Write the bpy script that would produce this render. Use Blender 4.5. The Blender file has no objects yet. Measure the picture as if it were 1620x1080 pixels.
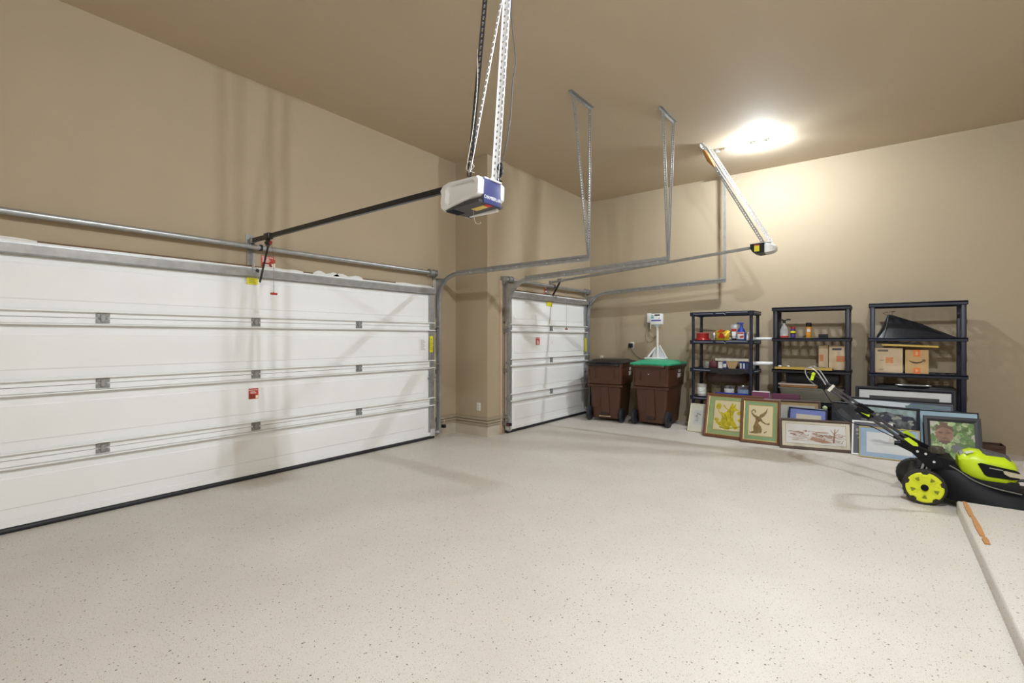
import bpy, bmesh, math, random
from mathutils import Vector, Matrix
random.seed(7)
PI = math.pi
SC = bpy.context.scene
COL = SC.collection

# ------------------------------------------------------------------ camera, world, exposure
F_PX, YAW = 765.84, 0.6502
cd = bpy.data.cameras.new('camera')
cd.sensor_fit = 'HORIZONTAL'; cd.sensor_width = 36.0
cd.lens = 36.0 * F_PX / 1620.0
cd.shift_y = -5.55 / 1620.0
cd.clip_start = 0.05
cam = bpy.data.objects.new('camera', cd); COL.objects.link(cam)
cam.location = (0, 0, 1.438)
cam.rotation_euler = (PI / 2, 0, YAW)
SC.camera = cam
w = bpy.data.worlds.new('world'); SC.world = w; w.use_nodes = True
w.node_tree.nodes['Background'].inputs['Color'].default_value = (0.6, 0.66, 0.75, 1)
w.node_tree.nodes['Background'].inputs['Strength'].default_value = 0.3
SC.view_settings.view_transform = 'Standard'
SC.view_settings.look = 'None'
SC.view_settings.gamma = 1.0
SC.view_settings.use_curve_mapping = False
SC.view_settings.exposure = 0.18
LAMP_COL = (0.90, 0.985, 1.05)
BULB_BACK, BULB_MID, FILL_REAR = 3450.0, 7100.0, 4300.0   # emission strength of the ceiling lamps' lenses, the rear one an added fill

# ------------------------------------------------------------------ materials
MATS = {}
def mat(name, col, rough=0.6, metal=0.0, emit=0.0, bump=0.0, bscale=80.0, var=0.0, vscale=6.0, coat=0.0, spec=None):
    if name in MATS: return MATS[name]
    m = bpy.data.materials.new(name); m.use_nodes = True
    nt = m.node_tree; b = nt.nodes['Principled BSDF']
    b.inputs['Base Color'].default_value = (*col, 1)
    b.inputs['Roughness'].default_value = rough
    b.inputs['Metallic'].default_value = metal
    if spec is not None: b.inputs['Specular IOR Level'].default_value = spec
    if coat: b.inputs['Coat Weight'].default_value = coat
    if emit:
        b.inputs['Emission Color'].default_value = (*col, 1); b.inputs['Emission Strength'].default_value = emit
    tc = None
    if bump or var:
        tc = nt.nodes.new('ShaderNodeTexCoord')
    if bump:
        n = nt.nodes.new('ShaderNodeTexNoise'); n.inputs['Scale'].default_value = bscale; n.inputs['Detail'].default_value = 3
        bp = nt.nodes.new('ShaderNodeBump'); bp.inputs['Strength'].default_value = bump; bp.inputs['Distance'].default_value = 0.01
        nt.links.new(tc.outputs['Object'], n.inputs['Vector']); nt.links.new(n.outputs['Fac'], bp.inputs['Height'])
        nt.links.new(bp.outputs['Normal'], b.inputs['Normal'])
    if var:
        n = nt.nodes.new('ShaderNodeTexNoise'); n.inputs['Scale'].default_value = vscale; n.inputs['Detail'].default_value = 4
        r = nt.nodes.new('ShaderNodeValToRGB')
        r.color_ramp.elements[0].position = 0.3; r.color_ramp.elements[1].position = 0.7
        r.color_ramp.elements[0].color = (*[c * (1 - var) for c in col], 1)
        r.color_ramp.elements[1].color = (*[min(1, c * (1 + var)) for c in col], 1)
        nt.links.new(tc.outputs['Object'], n.inputs['Vector']); nt.links.new(n.outputs['Fac'], r.inputs['Fac'])
        nt.links.new(r.outputs['Color'], b.inputs['Base Color'])
    MATS[name] = m
    return m

def wood(name, c1, c2, rough=0.4, scale=14.0):
    if name in MATS: return MATS[name]
    m = bpy.data.materials.new(name); m.use_nodes = True
    nt = m.node_tree; b = nt.nodes['Principled BSDF']; b.inputs['Roughness'].default_value = rough
    tc = nt.nodes.new('ShaderNodeTexCoord'); mp = nt.nodes.new('ShaderNodeMapping')
    mp.inputs['Scale'].default_value = (1, 1, 0.15)
    n = nt.nodes.new('ShaderNodeTexNoise'); n.inputs['Scale'].default_value = scale * 4; n.inputs['Detail'].default_value = 6
    r = nt.nodes.new('ShaderNodeValToRGB'); r.color_ramp.elements[0].color = (*c1, 1); r.color_ramp.elements[1].color = (*c2, 1)
    nt.links.new(tc.outputs['Object'], mp.inputs['Vector']); nt.links.new(mp.outputs['Vector'], n.inputs['Vector'])
    nt.links.new(n.outputs['Fac'], r.inputs['Fac']); nt.links.new(r.outputs['Color'], b.inputs['Base Color'])
    MATS[name] = m; return m

def floor_mat():
    m = bpy.data.materials.new('epoxy_floor'); m.use_nodes = True
    nt = m.node_tree; L = nt.links; b = nt.nodes['Principled BSDF']
    tc = nt.nodes.new('ShaderNodeTexCoord')
    def noise(s, d=4):
        n = nt.nodes.new('ShaderNodeTexNoise'); n.inputs['Scale'].default_value = s; n.inputs['Detail'].default_value = d
        L.new(tc.outputs['Object'], n.inputs['Vector']); return n
    def ramp(src, p0, c0, p1, c1):
        r = nt.nodes.new('ShaderNodeValToRGB'); e = r.color_ramp.elements
        e[0].position = p0; e[0].color = (*c0, 1); e[1].position = p1; e[1].color = (*c1, 1); L.new(src, r.inputs['Fac']); return r
    def mix(fac, a, bcol):
        x = nt.nodes.new('ShaderNodeMix'); x.data_type = 'RGBA'; L.new(fac, x.inputs[0])
        L.new(a, x.inputs[6])
        if isinstance(bcol, tuple): x.inputs[7].default_value = (*bcol, 1)
        else: L.new(bcol, x.inputs[7])
        return x.outputs[2]
    base = ramp(noise(1.3, 6).outputs['Fac'], 0.3, (0.63, 0.58, 0.53), 0.7, (0.70, 0.65, 0.60))
    col = base.outputs['Color']
    fine = ramp(noise(260, 2).outputs['Fac'], 0.36, (0.55, 0.55, 0.55), 0.5, (0, 0, 0))
    col = mix(fine.outputs['Color'], col, (0.45, 0.38, 0.30))
    pale = ramp(noise(180, 2).outputs['Fac'], 0.6, (0, 0, 0), 0.72, (0.6, 0.6, 0.6))
    col = mix(pale.outputs['Color'], col, (0.80, 0.76, 0.69))
    for sc, keep, rad, dark in ((44, 0.62, 0.15, (0.10, 0.075, 0.055)), (75, 0.55, 0.17, (0.30, 0.23, 0.17)), (30, 0.9, 0.16, (0.16, 0.13, 0.10)), (120, 0.5, 0.22, (0.40, 0.32, 0.25))):
        v = nt.nodes.new('ShaderNodeTexVoronoi'); v.inputs['Scale'].default_value = sc
        mp = nt.nodes.new('ShaderNodeMapping'); mp.inputs['Scale'].default_value = (1, 1, 1); mp.inputs['Location'].default_value = (sc, 0, 0)
        L.new(tc.outputs['Object'], mp.inputs['Vector']); L.new(mp.outputs['Vector'], v.inputs['Vector'])
        d = nt.nodes.new('ShaderNodeMath'); d.operation = 'LESS_THAN'; L.new(v.outputs['Distance'], d.inputs[0]); d.inputs[1].default_value = rad
        s = nt.nodes.new('ShaderNodeSeparateColor'); L.new(v.outputs['Color'], s.inputs[0])
        g = nt.nodes.new('ShaderNodeMath'); g.operation = 'GREATER_THAN'; L.new(s.outputs[0], g.inputs[0]); g.inputs[1].default_value = keep
        p = nt.nodes.new('ShaderNodeMath'); p.operation = 'MULTIPLY'; L.new(d.outputs[0], p.inputs[0]); L.new(g.outputs[0], p.inputs[1])
        col = mix(p.outputs[0], col, dark)
    L.new(col, b.inputs['Base Color'])
    rr = ramp(noise(3, 5).outputs['Fac'], 0.3, (0.42, 0.42, 0.42), 0.75, (0.6, 0.6, 0.6))
    L.new(rr.outputs['Color'], b.inputs['Roughness'])
    bp = nt.nodes.new('ShaderNodeBump'); bp.inputs['Strength'].default_value = 0.12; bp.inputs['Distance'].default_value = 0.004
    L.new(noise(140, 3).outputs['Fac'], bp.inputs['Height']); L.new(bp.outputs['Normal'], b.inputs['Normal'])
    return m

def glass_mat():
    m = bpy.data.materials.new('picture_glass'); m.use_nodes = True
    nt = m.node_tree; nt.nodes.remove(nt.nodes['Principled BSDF'])
    t = nt.nodes.new('ShaderNodeBsdfTransparent'); g = nt.nodes.new('ShaderNodeBsdfGlossy'); g.inputs['Roughness'].default_value = 0.03
    fr = nt.nodes.new('ShaderNodeFresnel'); fr.inputs['IOR'].default_value = 1.45
    mx = nt.nodes.new('ShaderNodeMixShader')
    nt.links.new(fr.outputs[0], mx.inputs[0]); nt.links.new(t.outputs[0], mx.inputs[1]); nt.links.new(g.outputs[0], mx.inputs[2])
    nt.links.new(mx.outputs[0], nt.nodes['Material Output'].inputs['Surface'])
    return m

WALL = mat('tan_wall_paint', (0.41, 0.328, 0.224), 0.75, bump=0.25, bscale=120, var=0.02, vscale=1.5)
CEIL = mat('tan_ceiling_paint', (0.57, 0.47, 0.34), 0.8, bump=0.25, bscale=120)
TRIM = mat('tan_trim_paint', (0.36, 0.295, 0.21), 0.6)
CURB = mat('painted_concrete_curb', (0.52, 0.46, 0.37), 0.6, bump=0.2, bscale=40, var=0.06)
FLOOR = floor_mat()
GLASS = glass_mat()
DOORW = mat('white_door_skin', (0.88, 0.885, 0.885), 0.5, var=0.01, vscale=3)
DOORP = mat('white_insulation_board', (0.87, 0.875, 0.875), 0.6, var=0.02, vscale=2)
GALV = mat('galvanised_steel', (0.46, 0.47, 0.48), 0.38, 0.75, var=0.12, vscale=14)
GALVD = mat('dull_galvanised_steel', (0.33, 0.33, 0.32), 0.5, 0.6, var=0.1, vscale=14)
GALVB = mat('bright_zinc_steel', (0.72, 0.73, 0.76), 0.35, 0.55)
ZINC_LIT = mat('lit_zinc_steel', (0.80, 0.81, 0.84), 0.4, 0.3)  # lamp light on the opener straps put into a near-white base colour
STEELK = mat('black_steel', (0.012, 0.012, 0.014), 0.35)
RUBK = mat('black_rubber', (0.015, 0.016, 0.02), 0.5)
PLK = mat('black_plastic', (0.008, 0.008, 0.010), 0.42, spec=0.35)
PLGR = mat('dark_grey_plastic', (0.06, 0.06, 0.065), 0.45)
NAVY = mat('blue_black_plastic', (0.013, 0.016, 0.034), 0.4, spec=0.4)
NAVY2 = mat('charcoal_plastic', (0.014, 0.015, 0.024), 0.42, spec=0.4)
BROWNP = mat('brown_bin_plastic', (0.080, 0.031, 0.015), 0.4, bump=0.05, bscale=200)
BLKLID = mat('black_lid_plastic', (0.011, 0.010, 0.013), 0.38)
GREEN = mat('green_lid_plastic', (0.03, 0.36, 0.19), 0.4)
WHITEP = mat('white_plastic', (0.80, 0.80, 0.80), 0.4)
OFFW = mat('off_white_plastic', (0.72, 0.70, 0.62), 0.45)
BLUEP = mat('slate_blue_plastic', (0.045, 0.052, 0.165), 0.45)
YELL = mat('yellow_sticker', (0.78, 0.70, 0.02), 0.5)
RED = mat('red_sticker', (0.55, 0.05, 0.03), 0.5)
REDD = mat('dark_red_ink', (0.25, 0.02, 0.015), 0.5)
PAPER = mat('white_paper', (0.86, 0.86, 0.84), 0.7)
CREAM = mat('cream_paper', (0.84, 0.77, 0.62), 0.7)
CARD = mat('brown_cardboard', (0.55, 0.36, 0.17), 0.75, var=0.06, vscale=10)
CARDP = mat('pale_cardboard', (0.62, 0.48, 0.32), 0.75, var=0.06, vscale=10)
ORANGE = mat('orange_ink', (0.80, 0.20, 0.04), 0.6)
LIME = mat('lime_plastic', (0.55, 0.72, 0.015), 0.35)
LIMEY = mat('yellow_green_plastic', (0.68, 0.72, 0.02), 0.4)
PINEJ = mat('raw_pine_jamb', (0.62, 0.45, 0.33), 0.7)
CAULK = mat('white_sealant', (0.75, 0.73, 0.70), 0.7)
DKWOOD = mat('dark_raw_wood', (0.16, 0.09, 0.05), 0.8)
WALNUT = wood('walnut_frame', (0.07, 0.025, 0.010), (0.19, 0.075, 0.03))
DKWAL = wood('dark_walnut_frame', (0.045, 0.025, 0.017), (0.12, 0.07, 0.045))
GOLD = mat('gold_lip', (0.62, 0.42, 0.13), 0.35, 0.6)
BLACKF = mat('black_picture_frame', (0.012, 0.014, 0.024), 0.35)

# ------------------------------------------------------------------ mesh builder
class MB:
    def __init__(s): s.v = []; s.f = []; s.M = Matrix.Identity(4)
    def add(s, vs, fs):
        o = len(s.v); s.v += [tuple(s.M @ Vector(p)) for p in vs]; s.f += [tuple(i + o for i in f) for f in fs]; return s
    def box(s, x0, x1, y0, y1, z0, z1, bev=0.0, seg=2):
        vs = [(x0,y0,z0),(x1,y0,z0),(x1,y1,z0),(x0,y1,z0),(x0,y0,z1),(x1,y0,z1),(x1,y1,z1),(x0,y1,z1)]
        fs = [(3,2,1,0),(4,5,6,7),(0,1,5,4),(1,2,6,5),(2,3,7,6),(3,0,4,7)]
        if not bev: return s.add(vs, fs)
        bm = bmesh.new(); bv = [bm.verts.new(p) for p in vs]
        for f in fs: bm.faces.new([bv[i] for i in f])
        bmesh.ops.bevel(bm, geom=bm.edges[:], offset=bev, segments=seg, affect='EDGES', profile=0.5, clamp_overlap=True)
        bm.verts.index_update()
        s.add([p.co[:] for p in bm.verts], [[q.index for q in f.verts] for f in bm.faces]); bm.free(); return s
    def cyl(s, p0, p1, r0, r1=None, n=16):
        r1 = r0 if r1 is None else r1
        p0, p1 = Vector(p0), Vector(p1); d = (p1 - p0).normalized()
        a = d.orthogonal().normalized(); b = d.cross(a)
        vs = []
        for p, r in ((p0, r0), (p1, r1)):
            for i in range(n):
                t = 2 * PI * i / n; vs.append(tuple(p + a * (r * math.cos(t)) + b * (r * math.sin(t))))
        fs = [(i, (i + 1) % n, n + (i + 1) % n, n + i) for i in range(n)]
        fs += [tuple(range(n - 1, -1, -1)), tuple(range(n, 2 * n))]
        return s.add(vs, fs)
    def tube(s, pts, r, n=8, closed=False):
        pts = [Vector(p) for p in pts]; N = len(pts); vs = []; fs = []
        rs = r if isinstance(r, (list, tuple)) else [r] * N
        prev = None
        for i, p in enumerate(pts):
            if closed: t = pts[(i + 1) % N] - pts[i - 1]
            else: t = pts[min(i + 1, N - 1)] - pts[max(i - 1, 0)]
            t.normalize()
            a = t.orthogonal().normalized() if prev is None else (prev - t * prev.dot(t)).normalized()
            prev = a; b = t.cross(a)
            for k in range(n):
                q = 2 * PI * k / n; vs.append(tuple(p + a * (rs[i] * math.cos(q)) + b * (rs[i] * math.sin(q))))
        for i in range(N if closed else N - 1):
            j = (i + 1) % N
            for k in range(n): fs.append((i*n+k, i*n+(k+1) % n, j*n+(k+1) % n, j*n+k))
        if not closed: fs += [tuple(range(n - 1, -1, -1)), tuple(range((N-1)*n, N*n))]
        return s.add(vs, fs)
    def lathe(s, prof, c=(0, 0, 0), n=24):
        vs = []; fs = []; N = len(prof)
        for r, z in prof:
            for k in range(n):
                q = 2 * PI * k / n; vs.append((c[0] + max(r, 1e-4) * math.cos(q), c[1] + max(r, 1e-4) * math.sin(q), c[2] + z))
        for i in range(N - 1):
            for k in range(n): fs.append((i*n+k, i*n+(k+1) % n, (i+1)*n+(k+1) % n, (i+1)*n+k))
        fs += [tuple(range(n - 1, -1, -1)), tuple(range((N-1)*n, N*n))]
        return s.add(vs, fs)
    def prism(s, poly, a, b, ax='y'):
        # poly in the plane across axis ax, pushed from a to b along it
        def P(u, v, w): return {'y': (u, w, v), 'x': (w, u, v), 'z': (u, v, w)}[ax]
        n = len(poly)
        vs = [P(u, v, a) for u, v in poly] + [P(u, v, b) for u, v in poly]
        fs = [tuple(range(n - 1, -1, -1)), tuple(range(n, 2*n))] + [(i, (i+1) % n, n + (i+1) % n, n + i) for i in range(n)]
        return s.add(vs, fs)
    def loft(s, rings, cap=True, closed=True):
        n = len(rings[0]); vs = [p for r in rings for p in r]; fs = []
        for i in range(len(rings) - 1):
            for k in range(n if closed else n - 1): fs.append((i*n+k, i*n+(k+1) % n, (i+1)*n+(k+1) % n, (i+1)*n+k))
        if cap: fs += [tuple(range(n - 1, -1, -1)), tuple(range((len(rings)-1)*n, len(rings)*n))]
        return s.add(vs, fs)
    def bar(s, p0, p1, wa, wb, up=(0, 0, 1), off=(0, 0)):
        p0, p1 = Vector(p0), Vector(p1); d = (p1 - p0).normalized(); u = Vector(up)
        a = d.cross(u).normalized(); b = a.cross(d).normalized()
        vs = []
        for p in (p0, p1):
            for i, j in ((-1, -1), (1, -1), (1, 1), (-1, 1)):
                vs.append(tuple(p + a * (off[0] + i * wa / 2) + b * (off[1] + j * wb / 2)))
        return s.add(vs, [(3,2,1,0),(4,5,6,7),(0,1,5,4),(1,2,6,5),(2,3,7,6),(3,0,4,7)])
    def sphere(s, c, r, n=16, m=10, sq=(1, 1, 1)):
        rings = []
        for i in range(m + 1):
            t = -PI / 2 + PI * i / m
            rr = max(math.cos(t), 1e-3)
            rings.append([(c[0] + sq[0]*r*rr*math.cos(2*PI*k/n), c[1] + sq[1]*r*rr*math.sin(2*PI*k/n), c[2] + sq[2]*r*math.sin(t)) for k in range(n)])
        return s.loft(rings)
    def perf(s, p0, p1, wdir, width, th=0.003, pitch=0.028, hole=(0.010, 0.016)):
        """punched steel strip from p0 to p1, one edge on that line, the width running along wdir"""
        p0, p1 = Vector(p0), Vector(p1); L = (p1 - p0).length; d = (p1 - p0).normalized()
        w_ = Vector(wdir); w_ = (w_ - d * w_.dot(d)).normalized(); n = d.cross(w_)
        old = s.M
        s.M = old @ Matrix(((d.x, w_.x, n.x, p0.x), (d.y, w_.y, n.y, p0.y), (d.z, w_.z, n.z, p0.z), (0, 0, 0, 1)))
        e = (width - hole[0]) / 2
        s.box(0, L, 0, e, -th/2, th/2); s.box(0, L, width - e, width, -th/2, th/2)
        k = int(L / pitch); pt = L / k
        for i in range(k + 1):
            a = max(0, i * pt - (pt - hole[1]) / 2); b = min(L, i * pt + (pt - hole[1]) / 2)
            s.box(a, b, e, width - e, -th/2, th/2)
        s.M = old
        return s
    def angle_iron(s, p0, p1, wa, wb, width=0.036, **k):
        s.perf(p0, p1, wa, width, **k); s.perf(p0, p1, wb, width, **k); return s

def tag(o, label=None, cat=None, group=None, kind=None):
    if label: o['label'] = label
    if cat: o['category'] = cat
    if group: o['group'] = group
    if kind: o['kind'] = kind
    return o
FINE = {'track_bolts', 'print_lines', 'tie_tails', 'vent_ribs', 'ink_lines', 'ink_wash', 'ink_sketch', 'leaf_group', 'shading_lines', 'light_strokes', 'grey_wash', 'green_flecks', 'pale_marks', 'height_link', 'lip_moulding', 'tape_mark'}   # too small to pick apart
def build(name, mb, material, parent=None, smooth=40, room=False, label=None):
    """one mesh object; with room=True the vertices are room coordinates and are moved into the parent's"""
    me = bpy.data.meshes.new(name)
    vs = mb.v
    if room and parent is not None:
        r = parent
        while r.parent: r = r.parent
        o = r.location; vs = [(p[0]-o.x, p[1]-o.y, p[2]-o.z) for p in vs]
    me.from_pydata(vs, [], mb.f); me.update()
    bm = bmesh.new(); bm.from_mesh(me); bmesh.ops.recalc_face_normals(bm, faces=bm.faces[:]); bm.to_mesh(me); bm.free()
    if smooth:
        me.polygons.foreach_set('use_smooth', [True] * len(me.polygons)); me.set_sharp_from_angle(angle=math.radians(smooth))
    me.materials.append(material)
    ob = bpy.data.objects.new(name, me); COL.objects.link(ob)
    if name in FINE: ob['kind'] = 'stuff'
    if parent is not None: ob.parent = parent
    if label: ob['label'] = label
    return ob
def thing(name, label, cat, loc=(0, 0, 0), rot=(0, 0, 0), group=None, kind=None):
    o = bpy.data.objects.new(name, None); o.empty_display_size = 0.1; COL.objects.link(o)
    o.location = loc; o.rotation_euler = rot if isinstance(rot, tuple) else (0, 0, rot)
    return tag(o, label, cat, group, kind)
def solo(name, mb, material, label, cat, base, group=None, smooth=40):
    """a thing that is one mesh; vertices in room coordinates, its origin at base"""
    b = Vector(base)
    m2 = MB(); m2.v = [tuple(Vector(p) - b) for p in mb.v]; m2.f = mb.f
    o = build(name, m2, material, None, smooth); o.location = b
    return tag(o, label, cat, group)
def dup(o, parent=None):
    c = o.copy(); COL.objects.link(c)
    if parent is not None: c.parent = parent
    for ch in list(o.children): dup(ch, c)
    return c
def text(name, body, size, material, parent, loc, rot, ext=0.0004, align='CENTER', squash=1.0):
    cu = bpy.data.curves.new(name, 'FONT'); cu.body = body; cu.size = size; cu.extrude = ext
    cu.align_x = align; cu.align_y = 'CENTER'
    tmp = bpy.data.objects.new('tmp_text', cu); COL.objects.link(tmp)
    me = bpy.data.meshes.new_from_object(tmp.evaluated_get(bpy.context.evaluated_depsgraph_get()))
    bpy.data.objects.remove(tmp)
    me.materials.clear(); me.materials.append(material)
    o = bpy.data.objects.new(name, me); COL.objects.link(o); o.parent = parent
    o['kind'] = 'stuff'
    o.location = loc; o.rotation_euler = rot; o.scale = (squash, 1, 1)
    return o
def struct(name, mb, material, smooth=0):
    o = build(name, mb, material, None, smooth); o['kind'] = 'structure'; return o

# ------------------------------------------------------------------ the room
XW, X2, YP, YB, ZC = -5.174, -4.539, 5.378, 8.506, 4.108
XR, YR = 2.6, -3.2
struct('floor', MB().box(XW - 0.3, XR + 0.3, YR - 0.3, YB + 0.3, -0.1, 0), FLOOR)
struct('ceiling', MB().box(XW - 0.3, XR + 0.3, YR - 0.3, YB + 0.3, ZC, ZC + 0.1), CEIL)
struct('wall_left', MB().box(XW - 0.3, XW, YR, YP, 0, ZC), WALL)
struct('wall_left', MB().box(XW - 0.3, X2, YP, YB + 0.2, 0, ZC), WALL)
struct('wall_back', MB().box(X2, XR + 0.2, YB, YB + 0.2, 0, ZC), WALL)
struct('wall_right', MB().box(XR, XR + 0.2, YR, YB, 0, ZC), WALL)
struct('wall_rear', MB().box(XW - 0.3, XR + 0.2, YR - 0.2, YR, 0, ZC), WALL)
# raised landing with rounded edges
struct('landing_slab', MB().box(0.50, XR, 1.2, 5.40, -0.04, 0.10, 0.018, 3), FLOOR, 40)
# concrete curb and grooved trim round the pier
def curb_run(name, z0, z1, out, material, grooves=0):
    m = MB()
    def runs(z0, z1, o):
        m.prism([(XW, 4.93), (XW + o, 4.93), (XW + o, YP - o), (X2 + o, YP - o), (X2 + o, 5.70), (X2, 5.70), (X2, YP), (XW, YP)], z0, z1, 'z')
    if not grooves: runs(z0, z1, out)
    else:
        h = (z1 - z0) / grooves
        for i in range(grooves):
            runs(z0 + i*h, z0 + i*h + h*0.72, out + 0.006 * i); runs(z0 + i*h + h*0.72, z0 + (i+1)*h, out - 0.010)
    return struct(name, m, material)
curb_run('trim_1', 0, 0.155, 0.004, CURB)
curb_run('baseboard_left', 0.155, 0.284, 0.018, TRIM, 3)
struct('baseboard_back', MB().box(X2, XR, YB - 0.012, YB, 0, 0.09), WALL)

# ------------------------------------------------------------------ ceiling lamps
def ceiling_lamp(x, y, strength, label, ang=0.0):
    t = thing('ceiling_light', label, 'ceiling light', (x, y, ZC), ang)
    build('base_plate', MB().box(-0.12, 0.12, -0.035, 0.035, -0.018, 0, 0.006), WHITEP, t)
    em = mat('lit_lens_%d' % strength, LAMP_COL, 0.4, emit=strength)
    for s_ in (-1, 1):
        h = MB().lathe([(0.026, -0.015), (0.036, -0.022), (0.040, -0.040), (0.036, -0.042), (0.034, -0.036), (0, -0.036)], c=(0.058*s_, 0, 0), n=24)
        hd = build('lamp_head', h, WHITEP, t)
        build('lens', MB().lathe([(0.027, -0.037), (0.028, -0.050), (0.024, -0.063), (0.014, -0.072), (0.0, -0.075)], c=(0.058*s_, 0, 0), n=20), em, hd)
    return t
ceiling_lamp(-1.31, 7.245, BULB_BACK, 'lit twin-head ceiling light near the back wall above the shelves', 0.0)
ceiling_lamp(0.30, 2.30, BULB_MID, 'lit twin-head ceiling light over the middle of the wide bay', 1.2)
ceiling_lamp(1.3, -1.2, FILL_REAR, 'unseen twin-head fill light added near the rear wall, opposite the shelves', 0.4)  # unseen lamp added to fill the camera-facing surfaces

# ------------------------------------------------------------------ garage doors
SEC = 0.5334
def garage_door(idx, label, cat, x, y0, y1, hinge_ys, stile_w=0.10):
    """x: front face of the rails; the door hangs against the wall, four sections high"""
    d = thing('door_%d' % idx, label, cat, (x, (y0 + y1)/2, 0), kind='structure')
    P = lambda n, m, mt, par=None, **k: build(n, m, mt, par or d, room=True, **k)
    for k in range(4):
        z0, z1 = k*SEC + (0.044 if k == 0 else 0.002), (k+1)*SEC - 0.002
        m = MB().box(x - 0.058, x - 0.030, y0, y1, z0, z1)
        s = P('door_section', m, DOORW, smooth=0)
        r = MB()
        r.box(x - 0.030, x - 0.012, y0, y1, z1 - 0.044, z1); r.box(x - 0.030, x - 0.012, y0, y1, z0, z0 + 0.050)
        P('rail', r, DOORW, s, smooth=0)
        l = MB()   # turned lips of the rails
        l.box(x - 0.014, x + 0.020, y0 + 0.01, y1, z1 - 0.058, z1 - 0.048)
        if k: l.box(x - 0.014, x + 0.020, y0 + 0.01, y1, z0 + 0.044, z0 + 0.054)
        if k < 3 or True: P('rail_lip', l, DOORW, s, smooth=0)
        # insulation board with chamfered border
        a, b = y0 + stile_w, y1 - stile_w
        p = MB()
        def ring(xx, i): return [(xx, a + i, z0 + 0.062 + i), (xx, b - i, z0 + 0.062 + i), (xx, b - i, z1 - 0.062 - i), (xx, a + i, z1 - 0.062 - i)]
        zt = z1 - 0.062; zb = z0 + 0.062
        p.loft([ring(x - 0.031, 0.0), ring(x - 0.026, 0.0), ring(x - 0.026, 0.066), ring(x - 0.020, 0.074), ring(x - 0.020, 0.08)])
        P('insulation_board', p, DOORP, s, smooth=20)
        for ys in ((y0, y0 + stile_w), (y1 - stile_w, y1)):
            e = MB().box(x - 0.031, x - 0.010, ys[0], ys[1], z0 + 0.05, z1 - 0.05)
            e.box(x - 0.012, x - 0.004, ys[0] + 0.03, ys[0] + 0.045, z0 + 0.05, z1 - 0.05)
            P('end_stile', e, GALV, smooth=0)
    for k in (1, 2, 3):
        for hy in hinge_ys:
            z = k*SEC
            h = MB()
            h.box(x - 0.013, x - 0.007, hy - 0.046, hy + 0.046, z + 0.006, z + 0.040, 0.003, 1)
            h.box(x - 0.013, x - 0.007, hy - 0.046, hy + 0.046, z - 0.042, z - 0.006, 0.003, 1); h.box(x - 0.008, x + 0.006, hy - 0.016, hy + 0.016, z - 0.03, z + 0.03, 0.003, 1)
            h.cyl((x - 0.004, hy - 0.028, z), (x - 0.004, hy + 0.028, z), 0.007, n=8)
            for dy in (-0.034, 0.034):
                for dz in (0.024, -0.026): h.cyl((x - 0.008, hy + dy, z + dz), (x + 0.001, hy + dy, z + dz), 0.006, n=6)
            P('hinge', h, GALVD)
        for hy, sgn in ((y0 + 0.05, -1), (y1 - 0.05, 1)):
            z = k*SEC
            h = MB(); h.box(x - 0.011, x + 0.004, hy - 0.04, hy + 0.04, z - 0.04, z + 0.04, 0.003, 1)
            h.cyl((x + 0.018, hy - 0.02*sgn, z), (x + 0.018, hy + 0.10*sgn, z), 0.006, n=8)
            h.cyl((x + 0.018, hy + 0.085*sgn, z), (x + 0.018, hy + 0.11*sgn, z), 0.022, n=14)
            P('roller_hinge', h, GALVD)
    # bottom corner brackets with rollers
    for hy, sgn in ((y0 + 0.04, -1), (y1 - 0.04, 1)):
        h = MB(); h.box(x - 0.011, x + 0.012, hy - 0.035, hy + 0.035, 0.04, 0.14, 0.003, 1)
        h.cyl((x + 0.018, hy, 0.09), (x + 0.018, hy + 0.09*sgn, 0.09), 0.006, n=8); h.cyl((x + 0.018, hy + 0.075*sgn, 0.09), (x + 0.018, hy + 0.10*sgn, 0.09), 0.022, n=14)
        P('bottom_bracket', h, GALVB)
    # stiffening strut along the top section: hat channel
    zt = 4*SEC
    hat = [(x - 0.012, zt - 0.082), (x - 0.012, zt - 0.070), (x + 0.040, zt - 0.060), (x + 0.046, zt - 0.008), (x - 0.012, zt + 0.004), (x - 0.012, zt + 0.014),
           (x - 0.008, zt + 0.014), (x - 0.008, zt + 0.006), (x + 0.050, zt - 0.004), (x + 0.043, zt - 0.066), (x - 0.008, zt - 0.074), (x - 0.008, zt - 0.082)]
    m = MB()
    ra = [(px, y0 + 0.015, pz) for px, pz in hat]; rb = [(px, y1 - 0.015, pz) for px, pz in hat]
    m.loft([ra, rb]); P('strut', m, GALV, smooth=0)
    # white top edge
    P('top_edge', MB().box(x - 0.070, x - 0.012, y0, y1, zt - 0.004, zt + 0.030, 0.003, 1), DOORW, smooth=0)
    # bottom seal
    sl = MB().box(x - 0.056, x - 0.010, y0, y1, 0.020, 0.044)
    sl.cyl((x - 0.024, y0, 0.020), (x - 0.024, y1, 0.020), 0.022, n=14)
    P('bottom_seal', sl, RUBK)
    return d, P

XD1 = -5.092
d1, P1 = garage_door(1, 'wide white four-section overhead garage door on the left wall', 'garage door', XD1, -0.10, 4.860, (-0.0, 1.135, 2.365, 3.60), 0.10)
XD2 = -4.462
d2, P2 = garage_door(2, 'narrow white four-section garage door beyond the pier by the bins', 'garage door', XD2, 5.775, 8.245, (6.99,), 0.10)

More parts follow.
